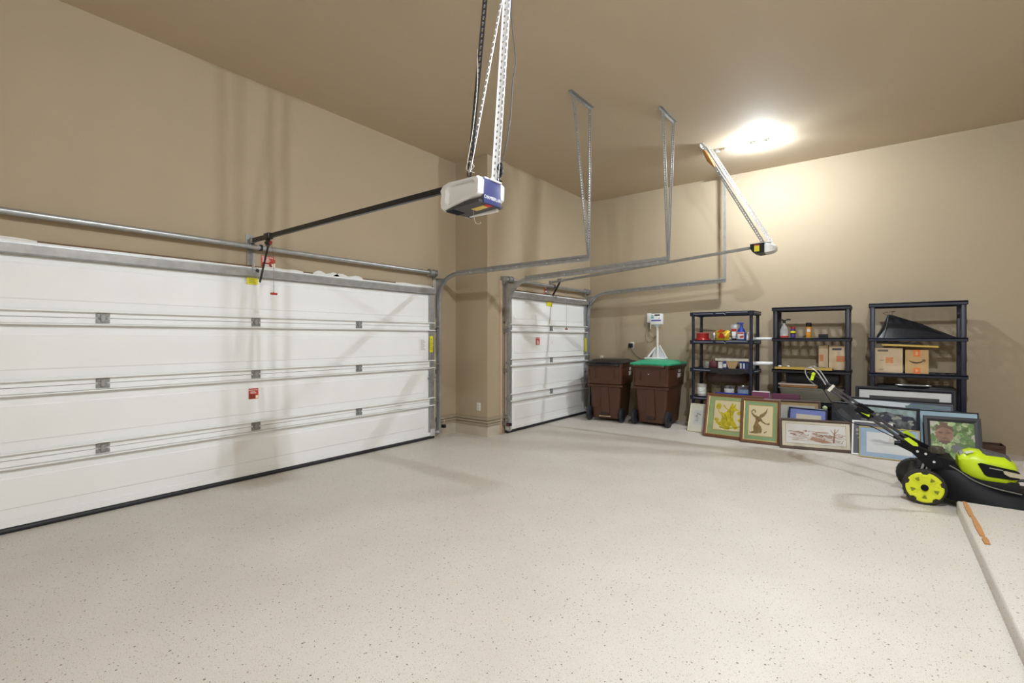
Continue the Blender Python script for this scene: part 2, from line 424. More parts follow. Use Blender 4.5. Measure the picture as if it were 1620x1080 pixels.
def sticker(P, name, x, y0, y1, z0, z1, material, label):
    return P(name, MB().box(x, x + 0.0025, y0, y1, z0, z1), material, smooth=0, label=label)
def stick_rows(P, par, x, y0, y1, z0, z1, rows, material):
    m = MB(); h = (z1 - z0) / (2*rows + 1)
    for i in range(rows):
        z = z1 - (2*i + 2)*h; m.box(x, x + 0.001, y0 + 0.15*(y1-y0), y0 + (0.65 + 0.25*((i*7) % 3)/2)*(y1-y0), z, z + h)
    return P('print_lines', m, material, par, smooth=0)
s = sticker(P1, 'warning_sticker', XD1 - 0.018, 2.297, 2.392, 0.815, 0.922, RED, 'red warning sticker with white print')
P1('picture_patch', MB().box(XD1 - 0.0155, XD1 - 0.0145, 2.30, 2.36, 0.82, 0.865), REDD, s, smooth=0); 
text('warning_word', 'WARNING', 0.019, PAPER, s, (XD1 - 0.0145 - d1.location.x, 2.342 - d1.location.y, 0.905), (PI/2, 0, PI/2))
stick_rows(P1, s, XD1 - 0.0155, 2.30, 2.39, 0.867, 0.895, 2, PAPER)
P1('pale_patch', MB().box(XD1 - 0.0155, XD1 - 0.0145, 2.365, 2.39, 0.82, 0.85), CREAM, s, smooth=0)
s = sticker(P1, 'paper_sticker', XD1 - 0.018, 4.585, 4.715, 1.22, 1.425, PAPER, 'white instruction sheet with grey print')
stick_rows(P1, s, XD1 - 0.0155, 4.59, 4.71, 1.26, 1.42, 9, mat('grey_print', (0.5, 0.5, 0.5), 0.7))
s = sticker(P1, 'tension_sticker', XD1 - 0.003, 4.765, 4.83, 1.235, 1.465, YELL, 'yellow spring tension sticker on the stile')
stick_rows(P1, s, XD1 - 0.0005, 4.77, 4.83, 1.26, 1.44, 6, mat('olive_print', (0.42, 0.40, 0.03), 0.6))
s = sticker(P1, 'strut_sticker', XD1 - 0.012, 2.275, 2.385, 1.985, 2.055, YELL, 'yellow sticker below the strut')
stick_rows(P1, s, XD1 - 0.0095, 2.28, 2.375, 1.99, 2.05, 3, MATS['olive_print'])
s = sticker(P2, 'warning_sticker', XD2 - 0.018, 6.535, 6.645, 1.325, 1.445, RED, 'red warning sticker with white print')
text('warning_word', 'WARNING', 0.021, PAPER, s, (XD2 - 0.0145 - d2.location.x, 6.59 - d2.location.y, 1.427), (PI/2, 0, PI/2))
stick_rows(P2, s, XD2 - 0.0155, 6.54, 6.64, 1.33, 1.41, 3, PAPER)
s = sticker(P2, 'strut_sticker', XD2 - 0.012, 6.85, 7.02, 1.98, 2.052, YELL, 'yellow sticker below the strut')
s = sticker(P2, 'tension_sticker', XD2 - 0.003, 8.15, 8.215, 1.18, 1.435, YELL, 'yellow spring tension sticker on the stile')
for P, x, y1 in ((P1, XD1, 4.86), (P2, XD2, 8.245)):
    m = MB().box(x - 0.010, x + 0.006, y1 - 0.10, y1 - 0.02, 0.80, 0.90, 0.004, 1); m.bar((x + 0.004, y1 - 0.13, 0.87), (x + 0.004, y1 + 0.02, 0.87), 0.012, 0.018)
    m.box(x + 0.004, x + 0.02, y1 - 0.08, y1 - 0.05, 0.835, 0.93, 0.003, 1)
    P('slide_bolt', m, GALVD)

# header trims: raw wood crack, ragged white sealant over the wide door
struct('trim_2', MB().box(XW, XW + 0.028, -0.12, 4.88, 2.166, 2.182), DKWOOD)
struct('trim_3', MB().box(X2, X2 + 0.022, 5.76, 8.26, 2.178, 2.190), DKWOOD)
fm = MB()
def ragged(y0, y1, hmax):
    N = 22; top = []
    for i in range(N + 1):
        t = i / N; top.append((y0 + (y1 - y0)*t, 2.180 + hmax*math.sin(PI*t)**0.7*(0.55 + 0.45*math.sin(9*t) + 0.25*random.random())))
    fm.prism([(y0, 2.160)] + top + [(y1, 2.160)], XW, XW + 0.034, 'x')
ragged(3.02, 3.35, 0.042); ragged(3.28, 3.68, 0.034); ragged(-0.05, 0.75, 0.014); ragged(4.2, 4.85, 0.01); ragged(2.45, 2.9, 0.012)
struct('trim_4', fm, CAULK, 30)
# jamb strips beside the narrow door and the wide door
struct('trim_5', MB().box(X2, X2 + 0.028, 5.660, 5.680, 0.02, 2.30), PINEJ)
struct('trim_6', MB().box(X2, X2 + 0.020, 8.30, 8.345, 0.02, 2.30), CAULK)
struct('trim_7', MB().box(XW, XW + 0.022, 4.885, 4.945, 0.0, 2.28), CURB)

# ------------------------------------------------------------------ tracks
def sweep(m, path, prof, y):
    """profile (a along +y, b along the path's inner normal) along a path of (x, z, tx, tz)"""
    rings = []
    for px, pz, tx, tz in path:
        nx, nz = tz, -tx          # to the right of the travel direction
        rings.append([(px + nx*b, y + a, pz + nz*b) for a, b in prof])
    m.loft(rings)
def track(label, xd, y, side, z_h, x_end, hang, rise=0.0):
    """side: +1 if the door lies at +y of the track. Vertical beside the jamb, quarter bend, level run to x_end; hang = list of hanger straps"""
    t = thing('door_track', label, 'garage track', (xd, y, 0))
    P = lambda n, m, mt, **k: build(n, m, mt, t, room=True, **k)
    R = 0.36; xv = xd + 0.018
    s = side; w, dp = 0.052, 0.026
    # U shaped rail open towards the door: back web, two flanges with turned lips
    def prof(o):
        A = lambda a: a*s
        pts = [(A(-0.004), -dp), (A(w*0.55), -dp), (A(w*0.55), -dp + 0.003), (A(0), -dp + 0.003), (A(0), dp - 0.003), (A(w*0.55), dp - 0.003), (A(w*0.55), dp), (A(-0.004), dp)]
        return pts
    zc = z_h - R
    v = [(xv, 0.04, 0, 1), (xv, zc, 0, 1)]
    m = MB(); sweep(m, v, prof(0), y); P('vertical_track', m, GALV, smooth=0)
    c = []
    for i in range(13):
        a = PI - (PI/2)*i/12
        c.append((xv + R + R*math.cos(a), zc + R*math.sin(a), math.sin(a), -math.cos(a)))
    m = MB(); sweep(m, c, prof(0), y); P('curved_track', m, GALV, smooth=30)
    hx = [(xv + R, z_h, 1, 0), (x_end, z_h + rise, 1, 0)]
    m = MB(); sweep(m, hx, prof(0), y)
    P('horizontal_track', m, GALV, smooth=0)
    # reinforcing angle bolted on the level run
    m = MB(); m.bar((xv + R*0.9, y - 0.012*s, z_h + 0.03), (x_end, y - 0.012*s, z_h + rise + 0.03), 0.004, 0.04); P('track_angle', m, GALVD, smooth=0)
    bo = MB()
    for f in (0.12, 0.3, 0.5, 0.72, 0.93):
        xx = xv + R + (x_end - xv - R)*f; zz = z_h + rise*f
        for q in (-1, 1): bo.cyl((xx, y - 0.004*s, zz), (xx, y - 0.016*s*q, zz), 0.008, n=8)
    P('track_bolts', bo, GALVB)
    # jamb brackets
    for z in (0.25, 0.95, 1.55):
        b = MB(); b.box(xd - 0.075, xv, y - 0.007 if s > 0 else y + 0.003, y - 0.003 if s > 0 else y + 0.007, z - 0.03, z + 0.03)
        P('jamb_bracket', b, GALVD, smooth=0)
    fl = MB(); fl.prism([(xd - 0.07, zc - 0.25), (xd + 0.0, zc - 0.25), (xd + 0.02, zc + 0.1), (xd + 0.16, z_h - 0.05), (xd - 0.03, z_h - 0.03), (xd - 0.07, z_h - 0.03)], y - 0.010*s, y - 0.006*s, 'y')
    P('flag_bracket', fl, GALV, smooth=0)
    xe = x_end - 0.03; zt = z_h + rise
    for ya, width in hang['straps']:
        m = MB(); m.angle_iron((xe - 0.004, ya, ZC - 0.03), (xe - 0.004, y - 0.012*s, zt - 0.02), (0, 1, 0), (1, 0, 0), width)
        P('hanger_strap', m, hang['mat'], smooth=0)
    ya, yb = hang['bar']
    m = MB(); m.angle_iron((xe, ya, ZC - 0.002), (xe, yb, ZC - 0.002), (1, 0, 0), (0, 0, -1), 0.036)
    P('ceiling_angle', m, GALVD, smooth=0)
    return t
track('steel track of the wide door, curving out over the pier', XD1, 4.935, -1, 2.335, -2.64, {'straps': [(4.60, 0.032), (4.975, 0.036)], 'bar': (4.52, 5.04), 'mat': GALVD}, 0.01)
track('steel track on the pier side of the narrow door', XD2, 5.745, 1, 2.29, -2.0, {'straps': [(5.56, 0.036), (5.92, 0.036)], 'bar': (5.47, 5.99), 'mat': GALVD}, 0.075)
track('steel track of the narrow door running along the back wall', XD2, 8.29, -1, 2.27, -1.98, {'straps': [(8.27, 0.042), (8.31, 0.034)], 'bar': (8.05, 8.42), 'mat': GALVD}, 0.09)

# ------------------------------------------------------------------ torsion tubes
def torsion(label, x, xw, y0, y1, z, yc, drums):
    t = thing('torsion_tube', label, 'torsion bar', (x, (y0 + y1)/2, z))
    P = lambda n, m, mt, **k: build(n, m, mt, t, room=True, **k)
    P('tube', MB().cyl((x, y0, z), (x, y1, z), 0.026, n=20), GALV)
    for y in drums:
        m = MB(); m.cyl((x, y - 0.045, z), (x, y + 0.045, z), 0.040, n=20); m.cyl((x, y - 0.05, z), (x, y - 0.04, z), 0.052, n=20); m.cyl((x, y + 0.04, z), (x, y + 0.05, z), 0.052, n=20)
        P('cable_drum', m, GALVD)
    for y in (y0 + 0.01, y1 - 0.01):
        m = MB(); m.prism([(xw + 0.002, z - 0.10), (xw + 0.02, z - 0.10), (x + 0.045, z - 0.03), (x + 0.045, z + 0.04), (xw + 0.002, z + 0.05)], y - 0.004, y + 0.004, 'y')
        P('end_bearing_plate', m, GALVD, smooth=0)
    m = MB().box(xw + 0.002, xw + 0.010, yc - 0.04, yc + 0.04, z - 0.18, z + 0.03); m.box(xw + 0.002, x, yc - 0.004, yc + 0.004, z - 0.03, z + 0.03)
    P('centre_bearing_plate', m, GALVD, smooth=0)
    P('collar', MB().cyl((x, yc + 0.055, z), (x, yc + 0.075, z), 0.034, n=18), STEELK)
    return t
torsion('long steel tube over the wide garage door', -5.095, XW, -0.15, 4.895, 2.368, 2.345, (4.80,))
torsion('short steel tube over the narrow garage door', -4.455, X2, 5.68, 8.32, 2.318, 6.98, (5.80, 8.20))

# ------------------------------------------------------------------ red labels on the walls
def wall_label(x, y0, y1, z0, z1, label, lines):
    t = thing('warning_label', label, 'label', (x, (y0+y1)/2, z0))
    P = lambda n, m, mt: build(n, m, mt, t, room=True, smooth=0)
    P('label_sheet', MB().box(x, x + 0.003, y0, y1, z0, z1), RED)
    w_, h_ = y1 - y0, z1 - z0
    text('warning_word', 'WARNING', w_*0.2, PAPER, t, (0.0035, 0, h_*0.88), (PI/2, 0, PI/2))
    m = MB()
    for i in range(lines): m.box(x + 0.003, x + 0.004, y0 + 0.08*w_, y0 + w_*(0.55 + 0.1*(i % 2)), z1 - h_*(0.26 + 0.1*i), z1 - h_*(0.21 + 0.1*i))
    P('print_lines', m, PAPER)
    P('dark_panel', MB().box(x + 0.003, x + 0.0036, y0 + 0.06*w_, y0 + 0.86*w_, z0 + 0.05*h_, z0 + 0.45*h_), REDD)
    P('pale_corner', MB().prism([(y0 + 0.72*w_, z0 + 0.02*h_), (y1 - 0.01*w_, z0 + 0.02*h_), (y1 - 0.01*w_, z0 + 0.52*h_), (y0 + 0.68*w_, z0 + 0.42*h_), (y0 + 0.80*w_, z0 + 0.25*h_)], x + 0.0036, x + 0.0042, 'x'), CREAM)
    P('hand_mark', MB().box(x + 0.0036, x + 0.0042, y0 + 0.12*w_, y0 + 0.6*w_, z0 + 0.18*h_, z0 + 0.24*h_).box(x + 0.0036, x + 0.0042, y0 + 0.25*w_, y0 + 0.55*w_, z0 + 0.28*h_, z0 + 0.38*h_), PAPER)
wall_label(XW, 2.452, 2.60, 2.163, 2.305, 'red and cream warning label on the wall above the wide door', 3)
wall_label(X2, 6.87, 7.01, 2.195, 2.318, 'small red warning label on the wall above the narrow door', 2)

# ------------------------------------------------------------------ garage opener over the wide bay
CY = 2.335
op = thing('garage_opener', 'white and blue garage opener hanging on punched steel straps', 'garage opener', (-2.09, CY, 2.25))
PO = lambda n, m, mt, par=None, **k: build(n, m, mt, par or op, room=True, **k)
bx0, bx1, by0, by1, bz0, bz1 = -2.265, -1.930, 2.205, 2.462, 2.255, 2.425
# body: loft of rounded sections along y keeps the bulged white sides
def side_poly(e):   # outline in x,z of the white side cover
    return [(bx0 + 0.01, bz0 + 0.10 + e), (bx0, bz0 + 0.055), (bx0 + 0.004, bz0 + 0.02), (bx0 + 0.03, bz0 - 0.002), (bx0 + 0.10, bz0 + 0.014), (bx1 - 0.02, bz0 + 0.052), (bx1, bz0 + 0.066),
            (bx1 + 0.004, bz1 - 0.02), (bx1 - 0.012, bz1), (bx0 + 0.08, bz1 + 0.004), (bx0 + 0.025, bz1 - 0.010), (bx0, bz1 - 0.04)]
def scaled(poly, k, cx, cz): return [(cx + (a - cx)*k, cz + (b - cz)*k) for a, b in poly]
cx_, cz_ = (bx0 + bx1)/2, (bz0 + bz1)/2 + 0.01
for name, ys in (('near', (by0, by0 + 0.012, by0 + 0.045)), ('far', (by1, by1 - 0.012, by1 - 0.045))):
    m = MB()
    sp = side_poly(0)
    inn = scaled(sp, 0.74, cx_ + 0.015, cz_ + 0.012)
    inn2 = scaled(sp, 0.66, cx_ + 0.02, cz_ + 0.016)
    dep = 0.022 if name == 'near' else -0.022
    R = lambda pl, y: [(a, y, b) for a, b in pl]
    m.loft([R(sp, ys[2]), R(sp, ys[1]), R(scaled(sp, 0.95, cx_, cz_), ys[0]), R(inn, ys[0]), R(inn2, ys[0] + dep)])
    PO('side_cover', m, WHITEP, smooth=50)
m = MB().box(bx0 + 0.012, bx1 - 0.004, by0 + 0.044, by1 - 0.044, bz0 + 0.012, bz1 - 0.012, 0.012)
PO('housing', m, PLGR)
m = MB().box(bx1 - 0.006, bx1 + 0.004, by0 + 0.0455, by1 - 0.0455, bz0 + 0.012, bz1 - 0.006, 0.004)
pn = PO('end_panel', m, BLUEP, label='slate blue end panel with white lettering')
text('brand_lettering', 'CHAMBERLAIN', 0.030, WHITEP, pn, (bx1 + 0.0045 - op.location.x, 2.335 - CY, 0.055), (PI/2, 0, PI/2), squash=0.83)
m = MB().prism([(bx0 + 0.02, bz0 + 0.012), (bx0 + 0.05, bz0 - 0.006), (bx0 + 0.11, bz0 + 0.0), (bx1 - 0.01, bz0 + 0.014), (bx1 - 0.01, bz0 + 0.03), (bx0 + 0.02, bz0 + 0.04)], by0 + 0.012, by1 - 0.012, 'y')
un = PO('underside', m, PLGR, smooth=0)
g = MB()
for i in range(8): g.bar((bx0 + 0.045, by0 + 0.022 + i*0.014, bz0 - 0.007), (bx0 + 0.105, by0 + 0.022 + i*0.014, bz0 - 0.002), 0.006, 0.006)
PO('vent_ribs', g, NAVY, un, smooth=0)
sl = MB().bar((bx0 + 0.19, by0 + 0.12, bz0 + 0.004), (bx1 - 0.04, by0 + 0.12, bz0 + 0.0115), 0.055, 0.003)
lb = PO('under_sticker', sl, mat('amber_sticker', (0.80, 0.62, 0.16), 0.5), un, smooth=0, label='amber and red sticker')
PO('red_sticker_end', MB().bar((bx1 - 0.045, by0 + 0.12, bz0 + 0.0112), (bx1 - 0.012, by0 + 0.12, bz0 + 0.0125), 0.055, 0.0034), mat('bright_red_sticker', (0.72, 0.03, 0.05), 0.5), un, smooth=0)
PO('light_lens', MB().box(bx0 + 0.06, bx1 - 0.03, by1 - 0.05, by1 - 0.02, bz0 - 0.006, bz0 + 0.02, 0.008), WHITEP)
m = MB(); m.box(bx1 - 0.03, bx1 + 0.012, by0 + 0.10, by1 - 0.045, bz1 - 0.010, bz1 + 0.004, 0.003, 1); m.bar((bx0 + 0.05, CY, bz1 + 0.008), (bx1 - 0.02, CY, bz1 + 0.008), 0.10, 0.014)
PO('mount_plate', m, ZINC_LIT, smooth=0)
# rail, front bracket, trolley, arm
PO('rail', MB().bar((-5.105, CY, 2.434), (-2.20, CY, 2.440), 0.028, 0.040), STEELK, smooth=0)
PO('rail_tip', MB().box(-5.135, -5.09, CY - 0.022, CY + 0.022, 2.405, 2.462, 0.004, 1), GALVD)
m = MB().box(XW, XW + 0.006, CY - 0.04, CY + 0.04, 2.405, 2.50); m.box(XW, -5.10, CY - 0.025, CY - 0.019, 2.40, 2.45); m.box(XW, -5.10, CY + 0.019, CY + 0.025, 2.40, 2.45)
PO('header_bracket', m, GALVD, smooth=0)
m = MB().box(-4.83, -4.73, CY - 0.026, CY + 0.026, 2.405, 2.466, 0.006); m.box(-4.815, -4.765, CY - 0.014, CY + 0.014, 2.345, 2.41, 0.004); m.cyl((-4.79, CY - 0.03, 2.37), (-4.79, CY + 0.03, 2.37), 0.010, n=10)
PO('trolley', m, STEELK)
PO('release_latch', MB().box(-4.755, -4.72, CY - 0.010, CY + 0.010, 2.355, 2.385, 0.003), mat('red_latch', (0.35, 0.02, 0.02), 0.4))
m = MB().bar((-4.795, CY + 0.014, 2.385), (-4.985, CY + 0.014, 2.00), 0.006, 0.032, (1, 0, 0)); m.bar((-4.985, CY + 0.004, 2.11), (-5.075, CY + 0.004, 2.14), 0.006, 0.03)
PO('door_arm', m, STEELK, smooth=0)
m = MB(); m.box(XD1 - 0.0, XD1 + 0.062, CY - 0.028, CY + 0.034, 2.128, 2.148, 0.003, 1); m.box(XD1 + 0.01, XD1 + 0.055, CY - 0.02, CY - 0.014, 2.10, 2.19)
PO('door_bracket', m, GALVB, smooth=0)
m = MB().tube([(-4.735, CY + 0.01, 2.36), (-4.733, CY + 0.03, 2.2), (-4.733, CY + 0.03, 1.885)], 0.0022, 6)
rc = PO('release_cord', m, mat('dull_red_cord', (0.22, 0.15, 0.13), 0.7))
m = MB().cyl((-4.735, CY + 0.000, 1.872), (-4.735, CY + 0.062, 1.872), 0.011, n=12); m.cyl((-4.735, CY + 0.03, 1.872), (-4.735, CY + 0.03, 1.89), 0.008, 0.004, n=10)
PO('release_handle', m, RED, rc, label='red T-shaped pull handle')
PO('cord_tail', MB().tube([(-4.735, CY + 0.03, 1.865), (-4.735, CY + 0.022, 1.84), (-4.735, CY + 0.008, 1.82)], 0.003, 6), PAPER, rc)
# straps to the ceiling
A0, A1 = Vector((-2.045, 2.225, 2.44)), Vector((-1.835, 2.225, ZC))
B0, B1 = Vector((-1.985, 2.44, 2.43)), Vector((-1.840, 2.44, ZC))
PO('strap', MB().angle_iron(A0, A1, (1, 0.15, 0), (0.1, 1, 0), 0.034, pitch=0.034, hole=(0.013, 0.022)), mat('dark_strap_steel', (0.07, 0.07, 0.075), 0.45, 0.4), smooth=0, label='dark punched strap')
PO('strap', MB().angle_iron(B0, B1, (1, -0.5, 0), (-0.9, -0.6, 0), 0.034, pitch=0.04, hole=(0.009, 0.014)), ZINC_LIT, smooth=0, label='pale punched angle strap')
PO('brace', MB().perf(A0 + Vector((0.012, 0, 0.02)), B0 + (B1 - B0)*0.93, (1, -0.4, 0), 0.034, pitch=0.04, hole=(0.009, 0.014)), ZINC_LIT, smooth=0, label='pale diagonal strap')
PO('ceiling_angle', MB().angle_iron((-1.835, 2.12, ZC - 0.002), (-1.835, 2.56, ZC - 0.002), (1, 0, 0), (0, 0, -1), 0.036), GALVB, smooth=0)
# power cord with a knotted loop by the strap, bell wire
pts = [(-1.965, 2.45, 2.44), (-1.955, 2.435, 2.48), (-1.975, 2.44, 2.52), (-1.945, 2.44, 2.54), (-1.93, 2.44, 2.50), (-1.95, 2.43, 2.47), (-1.94, 2.44, 2.56), (-1.90, 2.44, 2.68), (-1.865, 2.44, 2.86), (-1.85, 2.44, 3.05), (-1.825, 2.44, 3.18), (-1.85, 2.44, 3.38), (-1.86, 2.44, 3.55), (-1.845, 2.44, 3.8), (-1.80, 2.44, ZC)]
def smoothpath(P_, k=5):
    out = []; P_ = [Vector(p) for p in P_]; n = len(P_)
    for i in range(n - 1):
        p0, p1, p2, p3 = P_[max(i-1, 0)], P_[i], P_[i+1], P_[min(i+2, n-1)]
        for j in range(k):
            t = j / k
            out.append(0.5*((2*p1) + (-p0 + p2)*t + (2*p0 - 5*p1 + 4*p2 - p3)*t*t + (-p0 + 3*p1 - 3*p2 + p3)*t**3))
    out.append(P_[-1]); return out
PO('power_cord', MB().tube(smoothpath(pts), 0.0042, 6), PLGR)
PO('cord_knot', MB().tube(smoothpath([(-1.97, 2.43, 2.45), (-1.93, 2.43, 2.50), (-1.965, 2.43, 2.53), (-1.945, 2.43, 2.56), (-1.925, 2.43, 2.53), (-1.96, 2.43, 2.46), (-1.93, 2.43, 2.44)]), 0.0055, 6), PLK)
PO('bell_wire', MB().tube(smoothpath([(-1.99, 2.235, 2.455), (-2.03, 2.225, 2.475), (-2.045, 2.22, 2.49), (-2.02, 2.22, 2.53), (-1.985, 2.225, 2.49), (-2.04, 2.22, 2.485), (-1.995, 2.222, 2.7), (-1.96, 2.225, 2.95), (-1.955, 2.225, 3.2)]), 0.0022, 5), OFFW)
solo_w = MB().tube(smoothpath([(-2.06, CY - 0.03, 2.262), (-2.055, CY - 0.03, 2.20), (-2.04, CY - 0.03, 2.165), (-2.01, CY - 0.03, 2.158), (-2.0, CY - 0.03, 2.165)]), 0.0016, 5)
PO('antenna_wire', solo_w, OFFW)

# ------------------------------------------------------------------ opener of the narrow door
CY2 = 7.05
o2 = thing('garage_opener', 'small black and white opener on a slanting double strap near the back wall', 'garage opener', (-1.2, CY2, 2.53))
PQ = lambda n, m, mt, par=None, **k: build(n, m, mt, par or o2, room=True, **k)
m = MB().prism([(-1.355, 2.662), (-1.35, 2.60), (-1.325, 2.555), (-1.27, 2.535), (-1.19, 2.545), (-1.185, 2.668)], CY2 - 0.125, CY2 + 0.125, 'y')
hs = PQ('motor_housing', m, PLK, smooth=0)
PQ('yellow_sticker', MB().box(-1.305, -1.245, CY2 - 0.1265, CY2 - 0.125, 2.562, 2.635), YELL, hs, smooth=0, label='yellow warning sticker with a red band')
PQ('red_band', MB().box(-1.305, -1.245, CY2 - 0.1265, CY2 - 0.125, 2.636, 2.650), RED, hs, smooth=0)
m = MB()
rr = []
for i in range(9):
    t = i / 8; k = math.sqrt(max(0.0, 1 - (t*0.93)**2)); xx = -1.185 + 0.125*t
    rr.append([(xx, CY2 - 0.125*k, 2.60 - 0.058*k), (xx, CY2 - 0.05*k, 2.60 - 0.070*k), (xx, CY2 + 0.05*k, 2.60 - 0.070*k), (xx, CY2 + 0.125*k, 2.60 - 0.058*k), (xx, CY2 + 0.125*k, 2.60 + 0.050*k), (xx, CY2 + 0.06*k, 2.60 + 0.066*k), (xx, CY2 - 0.06*k, 2.60 + 0.066*k), (xx, CY2 - 0.125*k, 2.60 + 0.050*k)])
m.loft(rr); PQ('light_lens', m, WHITEP, smooth=60, label='white rounded light lens')
PQ('mount_plate', MB().bar((-1.37, CY2, 2.672), (-1.13, CY2, 2.680), 0.14, 0.012), GALVB, smooth=0)
PQ('rail', MB().bar((-4.50, CY2, 2.395), (-1.30, CY2, 2.640), 0.028, 0.036), GALVD, smooth=0)
PQ('header_bracket', MB().box(X2, -4.49, CY2 - 0.03, CY2 + 0.03, 2.365, 2.42), GALVD, smooth=0)
PQ('trolley', MB().box(-4.38, -4.28, CY2 - 0.025, CY2 + 0.025, 2.385, 2.45, 0.005), GALVD)
PQ('door_arm', MB().bar((-4.33, CY2, 2.40), (-4.505, CY2, 2.13), 0.006, 0.032, (1, 0, 0)), STEELK, smooth=0)
PQ('door_bracket', MB().box(XD2, XD2 + 0.055, CY2 - 0.03, CY2 + 0.03, 2.11, 2.15, 0.003, 1), GALVD)
rc2 = PQ('release_cord', MB().tube([(-4.21, CY2, 2.41), (-4.21, CY2, 1.60)], 0.0026, 6), mat('grey_cord', (0.35, 0.33, 0.3), 0.7))
m = MB().cyl((-4.21, CY2 - 0.035, 1.588), (-4.21, CY2 + 0.035, 1.588), 0.012, n=10); m.cyl((-4.21, CY2, 1.588), (-4.21, CY2, 1.625), 0.010, 0.004, n=10)
PQ('release_handle', m, REDD, rc2, label='dark red pull handle')
SA, SB = Vector((-1.95, 6.97, ZC - 0.01)), Vector((-1.19, 6.99, 2.675))
SA2, SB2 = Vector((-1.93, 7.15, ZC - 0.01)), Vector((-1.15, 7.13, 2.675))
PQ('strap', MB().angle_iron(SA, SB, (0, 1, 0), (-0.8, 0, -0.5), 0.040, pitch=0.036, hole=(0.014, 0.02)), GALVD, smooth=0)
PQ('strap', MB().angle_iron(SA2, SB2, (0, -1, 0), (0.8, 0, 0.5), 0.044, pitch=0.036, hole=(0.014, 0.02)), ZINC_LIT, smooth=0)
PQ('ceiling_angle', MB().angle_iron((-1.97, 6.86, ZC - 0.002), (-1.97, 7.26, ZC - 0.002), (1, 0, 0), (0, 0, -1), 0.04), GALVD, smooth=0)
m = MB().tube([SA.lerp(SB, 0.02) + Vector((-0.01, -0.03, -0.03)), SA.lerp(SB, 0.06) + Vector((-0.015, -0.03, -0.03)), SA.lerp(SB, 0.13) + Vector((-0.02, -0.03, -0.03)), SA.lerp(SB, 0.20) + Vector((-0.012, -0.03, -0.03))], [0.012, 0.026, 0.03, 0.012], 10)
PQ('copper_coil', m, mat('copper_brown', (0.42, 0.19, 0.05), 0.4, 0.3), label='copper brown bundle')
m = MB()
for f, dx in ((0.36, 0.07), (0.40, 0.09), (0.9, 0.05), (0.6, 0.05), (0.28, -0.05), (0.24, -0.06)):
    p = SA2.lerp(SB2, f); m.tube([p, p + Vector((dx*0.6, -0.05, 0.02)), p + Vector((dx, -0.06, 0.05 if dx > 0 else -0.01))], 0.0022, 5)
PQ('tie_tails', m, OFFW)
for q_ in (-1.86, -1.74): PQ('anchor_block', MB().box(q_, q_ + 0.045, 7.21, 7.26, ZC - 0.03, ZC), PAPER, smooth=0)

# ------------------------------------------------------------------ safety sensors
def sensor(x, y, z, s, xw, label):
    t = thing('safety_sensor', label, 'sensor', (x, y, z))
    P = lambda n, m, mt, **k: build(n, m, mt, t, room=True, **k)
    P('sensor_body', MB().box(x - 0.025, x + 0.05, y - 0.022, y + 0.022, z - 0.024, z + 0.022, 0.006), PLK)
    P('bracket', MB().box(xw, x, y + 0.022*s, y + 0.026*s, z - 0.03, z + 0.03), GALVD, smooth=0)
    P('lens', MB().cyl((x + 0.01, y - 0.022*s, z), (x + 0.01, y - 0.030*s, z), 0.012, n=12), REDD)
    P('wire', MB().tube(smoothpath([(x, y, z + 0.02), (x + 0.02, y + 0.02, z + 0.07), (x - 0.02, y + 0.02, z + 0.11), (xw + 0.03, y + 0.03*s, z + 0.09), (xw + 0.03, y, z + 0.16)]), 0.0025, 5), OFFW)
sensor(-5.06, 4.99, 0.16, -1, XW, 'black safety sensor at the foot of the wide door track')
sensor(-4.40, 5.70, 0.155, 1, X2, 'black safety sensor at the foot of the narrow door track')

# ------------------------------------------------------------------ outlets
def outlet(loc, rz, label, plug=False, w_=0.072, h_=0.116):
    t = thing('wall_outlet', label, 'outlet', loc, rz)
    build('cover_plate', MB().box(-w_/2, w_/2, -0.006, 0, -h_/2, h_/2, 0.002), OFFW, t)
    m = MB()
    for dz in (-0.024, 0.024): m.box(-0.017, 0.017, -0.009, -0.005, dz - 0.015, dz + 0.015, 0.003)
    build('socket', m, mat('ivory_socket', (0.62, 0.59, 0.50), 0.4), t)
    return t
outlet((-4.704, YP, 0.428), 0, 'cream wall outlet on the pier between the garage doors')
outlet((-3.66, YB, 1.305), 0, 'cream wall outlet with a black plug above the bins')
outlet((-4.29, YB, 1.04), 0, 'cream wall outlet half hidden behind the black-lidded bin')
t = thing('plug_adapter', 'black plug adapter in the outlet above the bins', 'plug', (-3.675, YB - 0.01, 1.30))
build('plug_body', MB().box(-0.032, 0.032, -0.075, 0.0, -0.04, 0.04, 0.008), PLK, t)
build('plug_cord', MB().tube(smoothpath([(0.0, -0.06, -0.035), (0.06, -0.05, -0.13), (0.16, -0.04, -0.22), (0.28, -0.03, -0.26)]), 0.005, 6), PLGR, t)

